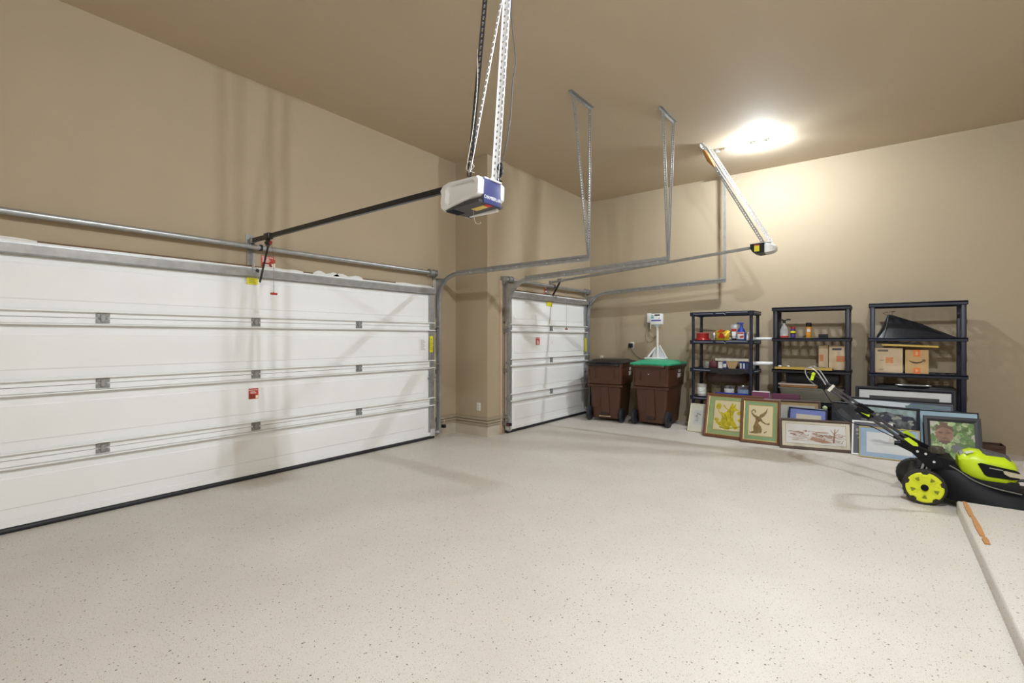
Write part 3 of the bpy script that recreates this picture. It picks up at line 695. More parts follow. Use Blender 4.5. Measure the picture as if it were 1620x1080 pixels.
# ------------------------------------------------------------------ wheeled bins
def bin_(label, loc, rz, lid_mat, lid_label, arrow):
    t = thing('wheeled_bin', label, 'bin', loc, rz)
    # body rings: (z, half width, front y, back y); front (wheel side) faces -y
    def ring(z, w_, yf, yb, r=0.05):
        pts = []
        for cx, cy, a0 in ((w_ - r, yb - r, 0), (-w_ + r, yb - r, 90), (-w_ + r, yf + r, 180), (w_ - r, yf + r, 270)):
            for k in range(5):
                a = math.radians(a0 + 22.5*k); pts.append((cx + r*math.cos(a), cy + r*math.sin(a), z))
        return pts
    m = MB().loft([ring(0.045, 0.235, 0.06, 0.62), ring(0.06, 0.245, 0.05, 0.63), ring(0.40, 0.265, 0.035, 0.675), ring(0.62, 0.275, 0.022, 0.70), ring(0.655, 0.300, -0.012, 0.715), ring(0.93, 0.312, -0.022, 0.745), ring(0.985, 0.314, -0.024, 0.75)])
    body = build('body', m, BROWNP, t, 30)
    r = MB().loft([ring(0.955, 0.330, -0.034, 0.77), ring(1.0, 0.334, -0.038, 0.775), ring(1.0, 0.300, -0.005, 0.74), ring(0.955, 0.300, -0.005, 0.74)], cap=False)
    build('rim', r, BROWNP, body, 30)
    g = MB()   # moulded panel edges on the front
    g.prism([(-0.075, 0.14), (0.075, 0.14), (0.055, 0.62), (-0.055, 0.62)], 0.012, 0.05, 'y')
    for s_ in (-1, 1):
        g.prism([(s_*0.16, 0.90), (s_*0.18, 0.90), (s_*0.174, 0.74), (s_*0.166, 0.74)], -0.034, 0.0, 'y')
        g.prism([(s_*0.262, 0.90), (s_*0.285, 0.90), (s_*0.272, 0.70), (s_*0.262, 0.74)], -0.032, 0.0, 'y')
    g.box(-0.31, 0.31, -0.012, 0.03, 0.60, 0.635, 0.01)
    build('moulded_rib', g, BROWNP, body)
    build('grip_slot', MB().box(-0.07, 0.07, 0.006, 0.05, 0.10, 0.165, 0.006), mat('deep_brown_recess', (0.03, 0.012, 0.008), 0.6), body)
    h = MB(); h.tube([(-0.25, -0.02, 0.955), (-0.25, -0.085, 0.975), (-0.22, -0.10, 0.98), (0.22, -0.10, 0.98), (0.25, -0.085, 0.975), (0.25, -0.02, 0.955)], 0.014, 10)
    build('handle', h, lid_mat if lid_mat is BLKLID else BROWNP, t)
    l = MB().loft([ring(0.995, 0.345, -0.06, 0.79, 0.06), ring(1.018, 0.350, -0.065, 0.795, 0.06), ring(1.030, 0.335, -0.045, 0.775, 0.06), ring(1.048, 0.27, 0.05, 0.70, 0.06), ring(1.066, 0.25, 0.08, 0.66, 0.06), ring(1.070, 0.20, 0.14, 0.60, 0.06)])
    ld = build('lid', l, lid_mat, t, 30, label=lid_label)
    for s_ in (-1, 1): build('lid_hinge', MB().box(s_*0.20 - 0.06, s_*0.20 + 0.06, -0.085, -0.03, 0.985, 1.028, 0.012), lid_mat, ld)
    build('axle', MB().cyl((-0.30, 0.10, 0.125), (0.30, 0.10, 0.125), 0.010, n=10), PLK, t)
    for s_ in (-1, 1):
        wm = MB(); xs = s_*0.285
        prof = [(0.085, -0.028), (0.112, -0.028), (0.125, -0.018), (0.125, 0.018), (0.112, 0.028), (0.085, 0.028)]
        wm.M = Matrix.Translation((xs, 0.055, 0.126)) @ Matrix.Rotation(PI/2, 4, 'Y'); wm.lathe(prof, n=28)
        wl = build('wheel', wm, mat('bin_tyre', (0.022, 0.023, 0.03), 0.5), t)
        hb = MB(); hb.M = wm.M
        hb.lathe([(0.084, -0.02), (0.084, 0.02)], n=24); hb.cyl((0, 0, -0.034), (0, 0, 0.034), 0.03, n=16)
        for k in range(6):
            a = k*PI/3; hb.bar((0.02*math.cos(a), 0.02*math.sin(a), 0), (0.082*math.cos(a), 0.082*math.sin(a), 0), 0.018, 0.052)
        build('hub', hb, PLK, wl)
    # white number sticker on the side
    st = MB(); XS = 0.3055
    text('number_print', '2087', 0.10, PAPER, body, (XS + 0.004, 0.46, 0.815), (PI/2, 0, PI/2 ), 0.001, squash=0.8)
    text('number_print', '1534', 0.07, PAPER, body, (XS + 0.006, 0.46, 0.895), (PI/2, 0, PI/2), 0.001, squash=0.8)
    return t
b1 = bin_('brown wheeled bin with a black lid in the corner by the narrow door', (-3.775, 7.60, 0), math.radians(8), BLKLID, 'black domed lid', False)
b2 = bin_('brown wheeled bin with a green lid left of the shelves', (-2.99, 7.66, 0), math.radians(-2), GREEN, 'green domed lid', True)
build('wood_bar', MB().box(-0.10, 0.10, -0.004, 0.02, 0.088, 0.100), mat('pale_bar', (0.62, 0.46, 0.30), 0.5), b1, label='pale bar below the grip slot')
build('fixing_screw', MB().cyl((-0.02, -0.026, 0.845), (-0.02, -0.018, 0.845), 0.010, n=10), GALVB, b2)

# column scale on the green lid
t = thing('column_scale', 'white column scale with blue-striped head standing on the green lid', 'scale', (-3.09, 8.22, 1.071))
build('platform', MB().box(-0.19, 0.17, -0.10, 0.10, 0.0, 0.030, 0.012), WHITEP, t)
m = MB(); m.loft([[(-0.10, 0.02, 0.03), (0.14, 0.02, 0.03), (0.14, 0.08, 0.03), (-0.10, 0.08, 0.03)], [(-0.03, 0.035, 0.22), (0.03, 0.035, 0.22), (0.03, 0.07, 0.22), (-0.03, 0.07, 0.22)]])
build('foot', m, mat('pale_grey_plastic', (0.55, 0.56, 0.60), 0.4), t)
build('stay', MB().bar((-0.17, 0.03, 0.03), (-0.03, 0.03, 0.20), 0.02, 0.03), WHITEP, t)
build('stay', MB().bar((0.16, 0.03, 0.03), (0.04, 0.03, 0.24), 0.012, 0.02), WHITEP, t)
build('pole', MB().cyl((0, 0.03, 0.02), (0, 0.03, 0.60), 0.020, n=16), OFFW, t)
m = MB(); m.box(-0.10, 0.10, -0.03, 0.06, 0.60, 0.79, 0.014); m.cyl((0, 0.03, 0.56), (0, 0.03, 0.605), 0.022, 0.07, n=16)
hd = build('display_head', m, WHITEP, t)
build('blue_stripe', MB().box(-0.088, 0.085, -0.0315, -0.0298, 0.660, 0.682), mat('blue_stripe', (0.03, 0.05, 0.38), 0.4), hd)
build('display_window', MB().box(-0.03, 0.065, -0.0315, -0.0298, 0.752, 0.775), PLK, hd)
build('teal_mark', MB().box(-0.09, -0.045, -0.0315, -0.0298, 0.705, 0.735).box(-0.085, -0.05, -0.0315, -0.0298, 0.745, 0.762), mat('teal_ink', (0.08, 0.35, 0.38), 0.4), hd)
build('red_mark', MB().box(0.045, 0.062, -0.0315, -0.0298, 0.70, 0.72), mat('mauve_ink', (0.45, 0.2, 0.4), 0.4), hd)
# wall control box with hanging cable
t = thing('wall_control_box', 'small white box on the back wall with a looped cable', 'control box', (-3.325, YB, 1.80))
build('box_cover', MB().box(-0.036, 0.036, -0.055, 0, -0.085, 0.085, 0.008), WHITEP, t)
build('bracket', MB().box(-0.085, 0.03, -0.03, 0, -0.125, -0.105, 0.004), GALVD, t)
build('cable', MB().tube(smoothpath([(-0.01, -0.03, -0.085), (-0.045, -0.02, -0.2), (-0.075, -0.015, -0.33), (-0.05, -0.015, -0.42), (0.02, -0.015, -0.43), (0.08, -0.015, -0.38), (0.12, -0.02, -0.33)]), 0.0048, 6), mat('tan_cable', (0.25, 0.2, 0.14), 0.6), t)
build('cable', MB().tube(smoothpath([(0.0, -0.03, -0.085), (-0.015, -0.02, -0.2), (-0.01, -0.015, -0.29), (0.04, -0.015, -0.35), (0.09, -0.015, -0.34), (0.13, -0.02, -0.31)]), 0.0048, 6), MATS['tan_cable'], t)
build('cable_stub', MB().cyl((0.02, -0.025, -0.085), (0.02, -0.025, -0.2), 0.012, n=10), OFFW, t)

# ------------------------------------------------------------------ shelving units
def vented(m, W, D, z, th, nx, ny, margin=0.035, sx=0.048, sy=0.036):
    """slotted deck as a lattice of bars"""
    px = (W - 2*margin) / nx; py = (D - 2*margin) / ny
    m.box(0, W, 0, margin, z, z + th); m.box(0, W, D - margin, D, z, z + th)
    for i in range(nx + 1):
        c = margin + i*px; a = 0 if i == 0 else c - (px - sx)/2; b = W if i == nx else c + (px - sx)/2
        m.box(a, b, margin, D - margin, z, z + th)
    for j in range(1, ny):
        c = margin + j*py
        m.box(margin, W - margin, c - (py - sy)/2, c + (py - sy)/2, z + 0.001, z + th - 0.001)
def shelving(label, loc, rz, W, D, tops, lip, material, square, detail):
    t = thing('shelving_unit', label, 'shelf', loc, rz)
    ps = 0.052 if square else 0.046
    for z in tops:
        m = MB(); vented(m, W, D, z - 0.016, 0.012, 10, 7, sx=0.044, sy=0.038)
        s_ = build('shelf', m, material, t, 0)
        e = MB(); e.box(0, W, 0, 0.02, z - lip, z + 0.002, 0.005, 1); e.box(0, W, D - 0.02, D, z - lip, z + 0.002, 0.005, 1)
        e.box(0, 0.02, 0.02, D - 0.02, z - lip, z + 0.002, 0.004, 1); e.box(W - 0.02, W, 0.02, D - 0.02, z - lip, z + 0.002, 0.004, 1)
        if detail:
            for cx in (0.04, W - 0.04):
                for cy in (0.04, D - 0.04): e.cyl((cx, cy, z - lip - 0.005), (cx, cy, z + 0.003), 0.042, n=18)
        build('shelf_lip', e, material, s_)
        if detail:   # raised lines along the lip, their highlights painted in as a pale colour
            q = MB(); zz = z - 0.016
            for seg in ([(0.06, zz - 0.004), (0.09, zz - 0.012), (0.36, zz - 0.012)], [(0.40, zz - 0.010), (0.52, zz - 0.010), (0.545, zz - 0.030)], [(0.55, zz - 0.006), (0.60, zz - 0.002), (0.86, zz - 0.002)]):
                q.tube([(a, -0.002, b) for a, b in seg], 0.004, 6)
            q.tube([(W + 0.002, 0.06, zz - 0.010), (W + 0.002, D - 0.06, zz - 0.010)], 0.004, 6)
            build('lip_moulding', q, mat('pale_lip_highlight', (0.36, 0.37, 0.44), 0.35), s_)
    for cx in (0.04, W - 0.04):
        for cy in (0.04, D - 0.04):
            for a, b in zip([0.0] + tops[::-1][:-0 or None], tops[::-1]):
                pass
            m = MB()
            if square: m.box(cx - ps/2, cx + ps/2, cy - ps/2, cy + ps/2, 0, tops[0] - 0.01, 0.008)
            else:
                m.cyl((cx, cy, 0), (cx, cy, tops[0] - 0.01), ps/2, n=16)
            build('post', m, material, t)
    return t
U1 = (-2.435, 7.925, 0); U2 = (-1.262, 7.930, 0); U3 = (-0.122, 7.930, 0)
T1 = [1.845, 1.402, 0.960, 0.515, 0.09]; T2 = [1.880, 1.440, 0.990, 0.540, 0.10]; T3 = [1.890, 1.442, 0.985, 0.540, 0.10]
shelving('blue-black plastic shelving unit nearest the bins, with snack bag and cleaner', U1, math.radians(-3), 0.94, 0.46, T1, 0.056, NAVY, False, True)
shelving('charcoal plastic shelving unit in the middle of the three', U2, 0, 0.95, 0.46, T2, 0.050, NAVY2, True, False)
shelving('blue-black plastic shelving unit behind the mower, holding two cardboard boxes', U3, 0, 0.965, 0.46, T3, 0.048, NAVY, True, False)

# ---- things on the first unit
def bottle(name, label, cat, loc, prof, material, n=20, group=None):
    t = thing(name, label, cat, loc, group=group)
    build('bottle_body', MB().lathe(prof, n=n), material, t); return t
z = 1.4025
t = thing('red_tin', 'round red tin with a pale pink lid on the upper left shelf', 'tin', (-2.285, 8.10, z))
build('tin_body', MB().lathe([(0.118, 0), (0.122, 0.006), (0.118, 0.030), (0.095, 0.034), (0.095, 0.108), (0, 0.108)], n=32), mat('red_gloss', (0.42, 0.02, 0.02), 0.25), t)
build('lid', MB().lathe([(0.0, 0.108), (0.104, 0.108), (0.108, 0.114), (0.104, 0.124), (0.0, 0.126)], n=32), mat('pale_red_plate', (0.55, 0.16, 0.13), 0.3), t)
def crumple(c, r, sq, seed, n=14, m=9, amp=0.25):
    rnd = random.Random(seed); rings = []
    for i in range(m + 1):
        tt = -PI/2 + PI*i/m; rr = max(math.cos(tt), 0.02)
        rings.append([(c[0] + sq[0]*r*rr*math.cos(2*PI*k/n)*(1 + amp*(rnd.random() - 0.5)*2), c[1] + sq[1]*r*rr*math.sin(2*PI*k/n)*(1 + amp*(rnd.random() - 0.5)*2), c[2] + sq[2]*r*math.sin(tt)*(1 + amp*0.5*(rnd.random() - 0.5))) for k in range(n)])
    return MB().loft(rings)
t = thing('crumpled_bag', 'crumpled brown and white paper bag between red tin and snack bag', 'bag', (-2.075, 8.18, z))
build('bag_body', crumple((0, 0, 0.080), 0.075, (0.8, 0.8, 1.0), 3), mat('brown_paper', (0.42, 0.27, 0.19), 0.7), t, 20)
build('white_band', crumple((-0.045, -0.02, 0.075), 0.04, (0.6, 0.9, 1.3), 5), PAPER, t, 20)
t = thing('snack_bag', 'yellow and red foil snack bag on the upper left shelf', 'bag', (-1.965, 8.05, z))
m = MB(); N = 9; rings = []
for i in range(7):
    f = i/6; th = 0.045*math.sin(PI*min(1, f*0.9 + 0.1)); zz = 0.15*f
    rings.append([(-0.10 + 0.2*k/8 + 0.01*math.sin(3*i + k), -th*math.sin(PI*k/8) - 0.002, zz + 0.012*math.sin(k*2.1)*f) for k in range(9)] + [(0.10 - 0.2*k/8 + 0.01*math.sin(3*i + 8 - k), th*math.sin(PI*k/8) + 0.002, zz + 0.012*math.sin((8-k)*2.1)*f) for k in range(9)])
m.loft(rings); bb = build('foil_bag', m, mat('yellow_foil', (0.72, 0.50, 0.03), 0.28, 0.2), t, 30)
build('red_print', MB().prism([(-0.055, 0.04), (0.045, 0.04), (0.01, 0.105), (-0.025, 0.125)], -0.052, -0.040, 'y'), mat('red_print', (0.55, 0.03, 0.02), 0.35), bb)
build('red_corner', MB().prism([(-0.075, 0.12), (0.03, 0.148), (-0.03, 0.175)], -0.022, 0.0, 'y'), MATS['red_print'], bb)
t = thing('squeeze_tube', 'grey squeeze tube standing on its cap with a red band', 'tube', (-1.805, 8.08, z))
build('cap', MB().lathe([(0.026, 0), (0.026, 0.03)]), PLK, t)
rings = []
for i in range(7):
    f = i/6; a = 0.030 + 0.022*f; b = 0.028*(1 - f) + 0.004
    rings.append([(a*math.cos(2*PI*k/16), b*math.sin(2*PI*k/16), 0.03 + 0.215*f) for k in range(16)])
tb = build('tube_body', MB().loft(rings), mat('grey_tube', (0.55, 0.56, 0.58), 0.4), t)
build('red_band', MB().prism([(-0.034, 0.14), (0.034, 0.14), (0.036, 0.175), (-0.036, 0.175)], -0.0235, -0.014, 'y'), MATS['red_print'], tb)
build('white_band', MB().prism([(-0.026, 0.07), (0.026, 0.07), (0.030, 0.13), (-0.030, 0.13)], -0.0265, -0.014, 'y'), PAPER, tb)
t = thing('pump_bottle', 'blue pump bottle with red and white label on the upper left shelf', 'bottle', (-1.700, 8.06, z))
BLUEB = mat('bright_blue_plastic', (0.02, 0.06, 0.42), 0.35)
pb = build('bottle_body', MB().loft([[(a*math.cos(2*PI*k/20), b*math.sin(2*PI*k/20), zz) for k in range(20)] for zz, a, b in ((0, 0.056, 0.036), (0.01, 0.06, 0.04), (0.12, 0.06, 0.04), (0.17, 0.045, 0.034), (0.19, 0.024, 0.024), (0.225, 0.022, 0.022))]), BLUEB, t)
build('front_label', MB().prism([(-0.046, 0.018), (0.046, 0.018), (0.046, 0.125), (-0.046, 0.125)], -0.0425, -0.025, 'y'), PAPER, pb)
build('label_band', MB().prism([(-0.046, 0.10), (0.046, 0.10), (0.040, 0.122), (-0.040, 0.122)], -0.0433, -0.03, 'y').prism([(0.0, 0.035), (0.042, 0.045), (0.036, 0.075), (-0.02, 0.06)], -0.0433, -0.03, 'y'), MATS['red_print'], pb)
build('pump_head', MB().box(-0.062, 0.036, -0.016, 0.016, 0.248, 0.272, 0.006).cyl((0, 0, 0.222), (0, 0, 0.25), 0.02, n=12), BLUEB, t)
bottle('small_white_bottle', 'small white bottle beside the blue pump bottle', 'bottle', (-1.612, 8.10, z), [(0.026, 0), (0.027, 0.09), (0.014, 0.108), (0.014, 0.125), (0, 0.126)], WHITEP)
m = MB().cyl((-1.90, 8.215, 1.4255), (-1.272, 8.215, 1.4255), 0.021, n=14)
solo('white_pole', m, WHITEP, 'white pole sticking out of the upper shelf between the first two units', 'pole', (-1.3, 8.22, 1.427))
z = 0.9605
bottle('glass_jar', 'cloudy glass jar at the left end of the third shelf', 'jar', (-2.22, 8.08, z), [(0.045, 0), (0.048, 0.01), (0.048, 0.075), (0.036, 0.085), (0.038, 0.10), (0, 0.101)], mat('cloudy_glass', (0.30, 0.29, 0.27), 0.15))
solo('maroon_case', MB().box(-2.17, -2.05, 8.03, 8.16, z, z + 0.115, 0.03, 3), mat('maroon_case', (0.14, 0.035, 0.045), 0.5), 'rounded maroon case beside the glass jar', 'case', (-2.11, 8.09, z))
bottle('white_tin', 'small white tin between maroon case and blue bottle', 'tin', (-2.00, 8.04, z), [(0.036, 0), (0.037, 0.05), (0.033, 0.055), (0.037, 0.06), (0.037, 0.10), (0, 0.101)], PAPER)
t = thing('blue_bottle', 'blue bottle with white label left of the tan card', 'bottle', (-1.925, 8.03, z))
bb = build('bottle_body', MB().lathe([(0.028, 0), (0.029, 0.09), (0.012, 0.105), (0.012, 0.12), (0, 0.12)]), BLUEB, t)
build('front_label', MB().box(-0.022, 0.022, -0.0305, -0.01, 0.02, 0.075), PAPER, bb)
m = MB().prism([(-1.865, z + 0.0), (-1.775, z + 0.0), (-1.725, z + 0.118), (-1.915, z + 0.118)], 8.0, 8.02, 'y')
solo('tan_box', m, mat('tan_card', (0.50, 0.34, 0.17), 0.7), 'tan tapered carton holding up the flat white box', 'box', (-1.82, 8.01, z))
for i, (x, c) in enumerate(((-1.70, BLUEB), (-1.655, BLUEB))):
    t = thing('blue_canister', ['taller blue canister under the flat white box', 'blue canister beside the navy box on the third shelf'][i], 'canister', (x, 8.05, z))
    build('can_body', MB().lathe([(0.022, 0), (0.022, 0.10), (0.015, 0.112), (0.015, 0.12), (0, 0.12)]), c, t)
    build('can_label', MB().box(-0.012, 0.012, -0.0235, -0.01, 0.01, 0.09), PAPER, t)
solo('navy_box', MB().box(-1.63, -1.545, 8.02, 8.12, z, z + 0.105, 0.004, 1), mat('navy_card', (0.05, 0.07, 0.18), 0.5), 'navy carton at the right end of the third shelf', 'box', (-1.59, 8.1, z))
m = MB().box(-2.065, -1.575, 7.985, 8.26, z + 0.121, z + 0.158, 0.004, 1)
solo('flat_white_box', m, mat('ivory_card', (0.66, 0.64, 0.55), 0.6), 'long flat ivory box lying on bottles on the third shelf', 'box', (-1.82, 8.1, z + 0.121))
m = MB().cyl((-1.575, 8.19, z + 0.088), (-1.275, 8.20, z + 0.088), 0.030, n=18)
solo('white_roll', m, PAPER, 'white paper roll sticking out of the third shelf', 'roll', (-1.45, 8.19, z + 0.058))
solo('roll_support_block', MB().box(-1.575, -1.535, 8.15, 8.23, z, z + 0.058), mat('grey_block', (0.25, 0.24, 0.22), 0.7), 'grey block under the white paper roll', 'block', (-1.55, 8.19, z))
# black sack draped over the third shelf's lip
N = 14; rings = []
for j, (yy, zz) in enumerate(((7.97, z + 0.008), (7.92, z + 0.012), (7.906, z - 0.003), (7.900, z - 0.05))):
    rings.append([(-2.11 + 0.53*k/N, yy - 0.0523*(0.325 + 0.53*k/N) - 0.003*abs(math.sin(k*1.7 + j)), zz - (0.028*math.sin(PI*k/N) + 0.008*math.sin(k*2.3) if j == 3 else 0)) for k in range(N + 1)])
m = MB(); m.loft(rings, cap=False, closed=False); m.loft([[(p[0], p[1] + 0.003, p[2] - 0.003) for p in r] for r in rings], cap=False, closed=False)
solo('black_sack', m, mat('black_sack', (0.012, 0.012, 0.015), 0.35), 'black plastic sack draped over the front of the third shelf', 'sack', (-1.85, 7.95, z))
m = MB().lathe([(0.10, 0), (0.24, 0.01), (0.27, 0.05), (0.27, 0.15), (0.24, 0.19), (0.0, 0.2)], n=20)
m.v = [(p[0]*1.2 - 1.93, p[1]*0.6 + 8.15, p[2] + 0.73) for p in m.v]
solo('dark_brown_basket', m, mat('dark_brown_wicker', (0.05, 0.025, 0.018), 0.6), 'dark brown basket stacked over the paint cans', 'basket', (-1.93, 8.15, 0.73))
z = 0.5155
def paint_can(x, y, r, h, body, label, labcol):
    t = thing('paint_can', label, 'paint can', (x, y, z))
    build('can_body', MB().lathe([(r*0.97, 0), (r, 0.006), (r, h - 0.01), (r*1.03, h - 0.006), (r*1.03, h), (r*0.85, h), (r*0.82, h - 0.008), (0, h - 0.008)]), body, t)
    k = MB(); n = 10; a0 = -PI*0.85
    k.loft([[((r + 0.0015)*math.cos(a0 + PI*0.7*i/n), (r + 0.0015)*math.sin(a0 + PI*0.7*i/n), zz) for i in range(n + 1)] for zz in (h*0.2, h*0.75)], cap=False, closed=False)
    build('can_label', k, labcol, t)
    build('bail_handle', MB().tube([(r*1.035*math.cos(a), r*1.035*math.sin(a), h*0.80 + h*0.45*math.sin(a)) for a in [(-PI) + PI*i/8 for i in range(9)]], 0.0025, 5), GALVD, t)
TIN = mat('tin_plate', (0.42, 0.41, 0.40), 0.3, 0.7)
paint_can(-2.28, 8.04, 0.073, 0.185, mat('pale_can', (0.58, 0.57, 0.54), 0.4), 'dripped white paint can at the left end of the lowest shelf in view', PAPER)
paint_can(-2.06, 8.06, 0.076, 0.185, mat('bronze_can', (0.15, 0.12, 0.08), 0.35, 0.5), 'bronze paint can, second from the left on the paint shelf', mat('olive_label', (0.16, 0.13, 0.08), 0.6))
paint_can(-1.87, 8.06, 0.078, 0.185, TIN, 'tin paint can with a white label, third on the paint shelf', PAPER)
paint_can(-1.67, 8.06, 0.085, 0.185, TIN, 'tin paint can with a blue and white label', mat('pale_blue_label', (0.30, 0.42, 0.62), 0.5))
m = MB(); m.M = Matrix.Translation((-1.81, 7.955, z + 0.0))
m.lathe([(0.20, 0), (0.215, 0.035), (0.235, 0.075), (0.243, 0.077), (0.225, 0.03), (0, 0.012)], n=32)
m.v = [(p[0], 7.928 + (p[1] - 7.955)*0.16, p[2] + 0.003) for p in m.v]
solo('blue_tray', m, BLUEB, 'bright blue tray in front of the paint cans', 'tray', (-1.81, 7.93, z + 0.003))

# ---- things on the second unit
z = 1.4405
t = thing('spray_bottle', 'clear spray bottle with red liquid and black trigger on the middle unit', 'bottle', (-1.12, 8.06, z))
CLEARP = mat('clear_plastic', (0.60, 0.60, 0.58), 0.15)
sb = build('bottle_body', MB().loft([[(a*math.cos(2*PI*k/20), b*math.sin(2*PI*k/20), zz) for k in range(20)] for zz, a, b in ((0.0, 0.052, 0.034), (0.02, 0.055, 0.036), (0.11, 0.055, 0.036), (0.165, 0.035, 0.03), (0.19, 0.016, 0.016), (0.215, 0.014, 0.014))]), CLEARP, t)
build('red_liquid', MB().loft([[(a*math.cos(2*PI*k/20), b*math.sin(2*PI*k/20), zz) for k in range(20)] for zz, a, b in ((0.003, 0.053, 0.035), (0.012, 0.056, 0.037), (0.03, 0.056, 0.037))]), mat('red_liquid', (0.55, 0.05, 0.05), 0.2), sb)
build('front_label', MB().box(-0.035, 0.035, -0.0375, -0.02, 0.06, 0.13), mat('grey_label', (0.42, 0.44, 0.44), 0.5), sb)
tr = MB().box(-0.02, 0.02, -0.016, 0.016, 0.215, 0.255, 0.005); tr.bar((-0.035, 0, 0.27), (0.005, 0, 0.245), 0.022, 0.02); tr.box(0.03, 0.085, -0.012, 0.012, 0.255, 0.276, 0.004); tr.bar((0.0, 0, 0.25), (0.05, 0, 0.265), 0.012, 0.012); tr.bar((0.012, 0, 0.235), (0.02, 0, 0.20), 0.012, 0.008)
build('trigger_head', tr, PLK, t)
t = thing('lubricant_can', 'small spray can with red cap, yellow and purple bands', 'spray can', (-1.005, 8.05, z))
PURP = mat('purple_can', (0.07, 0.04, 0.22), 0.35)
build('can_body', MB().lathe([(0.034, 0), (0.035, 0.004), (0.035, 0.115), (0.025, 0.13), (0, 0.13)]), PURP, t)
build('black_band', MB().lathe([(0.0355, 0.055), (0.0355, 0.07)]), PLK, t)
build('yellow_band', MB().lathe([(0.0356, 0.07), (0.0356, 0.10)]), YELL, t)
build('red_cap', MB().lathe([(0.03, 0.128), (0.032, 0.145), (0.026, 0.160), (0, 0.161)]).bar((0.0, 0, 0.158), (0.03, 0, 0.142), 0.012, 0.01), mat('red_cap', (0.40, 0.02, 0.03), 0.35), t)
t = thing('aerosol_can', 'orange aerosol can with a black cap on the middle unit', 'spray can', (-0.81, 8.05, z))
build('can_body', MB().lathe([(0.034, 0), (0.036, 0.005), (0.036, 0.15), (0.03, 0.16)]), mat('orange_can', (0.72, 0.30, 0.03), 0.35), t)
build('silver_patch', MB().box(-0.02, 0.022, -0.0375, -0.02, 0.085, 0.125), mat('silver_patch', (0.55, 0.56, 0.60), 0.35), t)
build('cap', MB().lathe([(0.035, 0.158), (0.036, 0.165), (0.036, 0.212), (0.032, 0.215), (0, 0.215)]), PLK, t)
solo('small_black_box', MB().box(-0.69, -0.58, 8.03, 8.10, z, z + 0.052, 0.004, 1), PLK, 'small black box right of the orange aerosol can', 'box', (-0.635, 8.06, z))
z = 0.9905
def carton(name, label, x0, x1, y0, y1, z0, z1, material, rz=0.0):
    t = thing(name, label, 'box', ((x0 + x1)/2, (y0 + y1)/2, z0), rz)
    a, b = (x1 - x0)/2, (y1 - y0)/2; h = z1 - z0
    bd = build('carton_body', MB().box(-a, a, -b, b, 0, h, 0.003, 1), material, t, 0)
    fl = MB(); fl.box(-a, a, -b, -0.002, h, h + 0.003); fl.box(-a, a, 0.002, b, h, h + 0.003)
    build('top_flap', fl, material, t, 0)
    return t, bd, a, b, h
t, bd, a, b, h = carton('cardboard_box', 'tall pale carton with an orange square on the middle unit', -0.575, -0.375, 8.105, 8.315, z + 0.002, 1.325, CARDP)
build('orange_print', MB().box(-0.01, 0.085, -b - 0.0012, -b, 0.115, 0.195), mat('faded_orange', (0.62, 0.24, 0.10), 0.7), bd, 0)
build('dark_strip', MB().box(-0.06, 0.05, -b - 0.0012, -b, 0.275, 0.305), PLGR, bd, 0)
t, bd, a, b, h = carton('cardboard_box', 'pale carton tucked behind the tall one on the middle unit', -0.70, -0.585, 8.15, 8.34, z + 0.002, 1.33, CARDP)
build('orange_print', MB().box(-0.045, 0.0, -b - 0.0012, -b, 0.115, 0.21), MATS['faded_orange'], bd, 0)
t = thing('picture_frame', 'empty gilt picture frame lying flat on the middle unit', 'picture frame', (-0.87, 7.985, z + 0.003), math.radians(-1))
m = MB(); fw = 0.035
m.prism([(-0.345, -0.115), (0.35, -0.115), (0.35, -0.08), (-0.30, -0.08)], 0, 0.03, 'z'); m.box(-0.31, 0.35, 0.065, 0.10, 0, 0.03, 0.005, 1); m.box(-0.31, -0.275, -0.08, 0.065, 0, 0.03, 0.004, 1); m.box(0.315, 0.35, -0.08, 0.065, 0, 0.03, 0.004, 1)
build('frame_border', m, mat('old_gilt', (0.50, 0.34, 0.08), 0.45, 0.2), t)
build('backing', MB().box(-0.29, 0.32, -0.09, 0.075, 0.004, 0.012), mat('dark_backing', (0.03, 0.025, 0.02), 0.7), t)
for x, lab in ((-1.16, 'crumpled white tissue at the left end of the gilt frame'), (-1.05, 'second crumpled white tissue lying on the gilt frame')):
    solo('tissue', crumple((x, 7.96, z + 0.041), 0.020, (1.1, 0.8, 0.5) if x < -1.1 else (0.9, 0.8, 0.45), int(-x*100), 10, 6, 0.35), PAPER, lab, 'tissue', (x, 7.96, z + 0.03), smooth=20)
z = 0.5405
t = thing('storage_tub', 'smoky grey plastic tub on the lower shelf of the middle unit', 'tub', (-0.79, 8.16, z))
m = MB()
def rr(zz, a, b, r=0.04):
    pts = []
    for cx, cy, a0 in ((a - r, b - r, 0), (-a + r, b - r, 90), (-a + r, -b + r, 180), (a - r, -b + r, 270)):
        for k in range(4):
            q = math.radians(a0 + 30*k); pts.append((cx + r*math.cos(q), cy + r*math.sin(q), zz))
    return pts
m.loft([rr(0, 0.36, 0.17), rr(0.17, 0.385, 0.19), rr(0.172, 0.40, 0.20), rr(0.19, 0.40, 0.20), rr(0.19, 0.38, 0.185), rr(0.02, 0.345, 0.16)])
build('tub_wall', m, mat('smoky_plastic', (0.20, 0.19, 0.155), 0.2), t)
solo('picture_frame', MB().box(-1.165, -0.70, 7.99, 8.30, z + 0.191, z + 0.220, 0.004, 1), mat('orange_brown_wood', (0.40, 0.19, 0.06), 0.45), 'orange-brown wooden frame lying flat on the grey tub', 'picture frame', (-0.93, 8.15, z + 0.191))
solo('picture_frame', MB().box(-1.185, -0.72, 7.97, 8.30, z + 0.221, z + 0.243, 0.004, 1), mat('pale_pink_paint', (0.62, 0.50, 0.45), 0.45), 'pale pink frame lying on the orange-brown frame', 'picture frame', (-0.95, 8.15, z + 0.221))
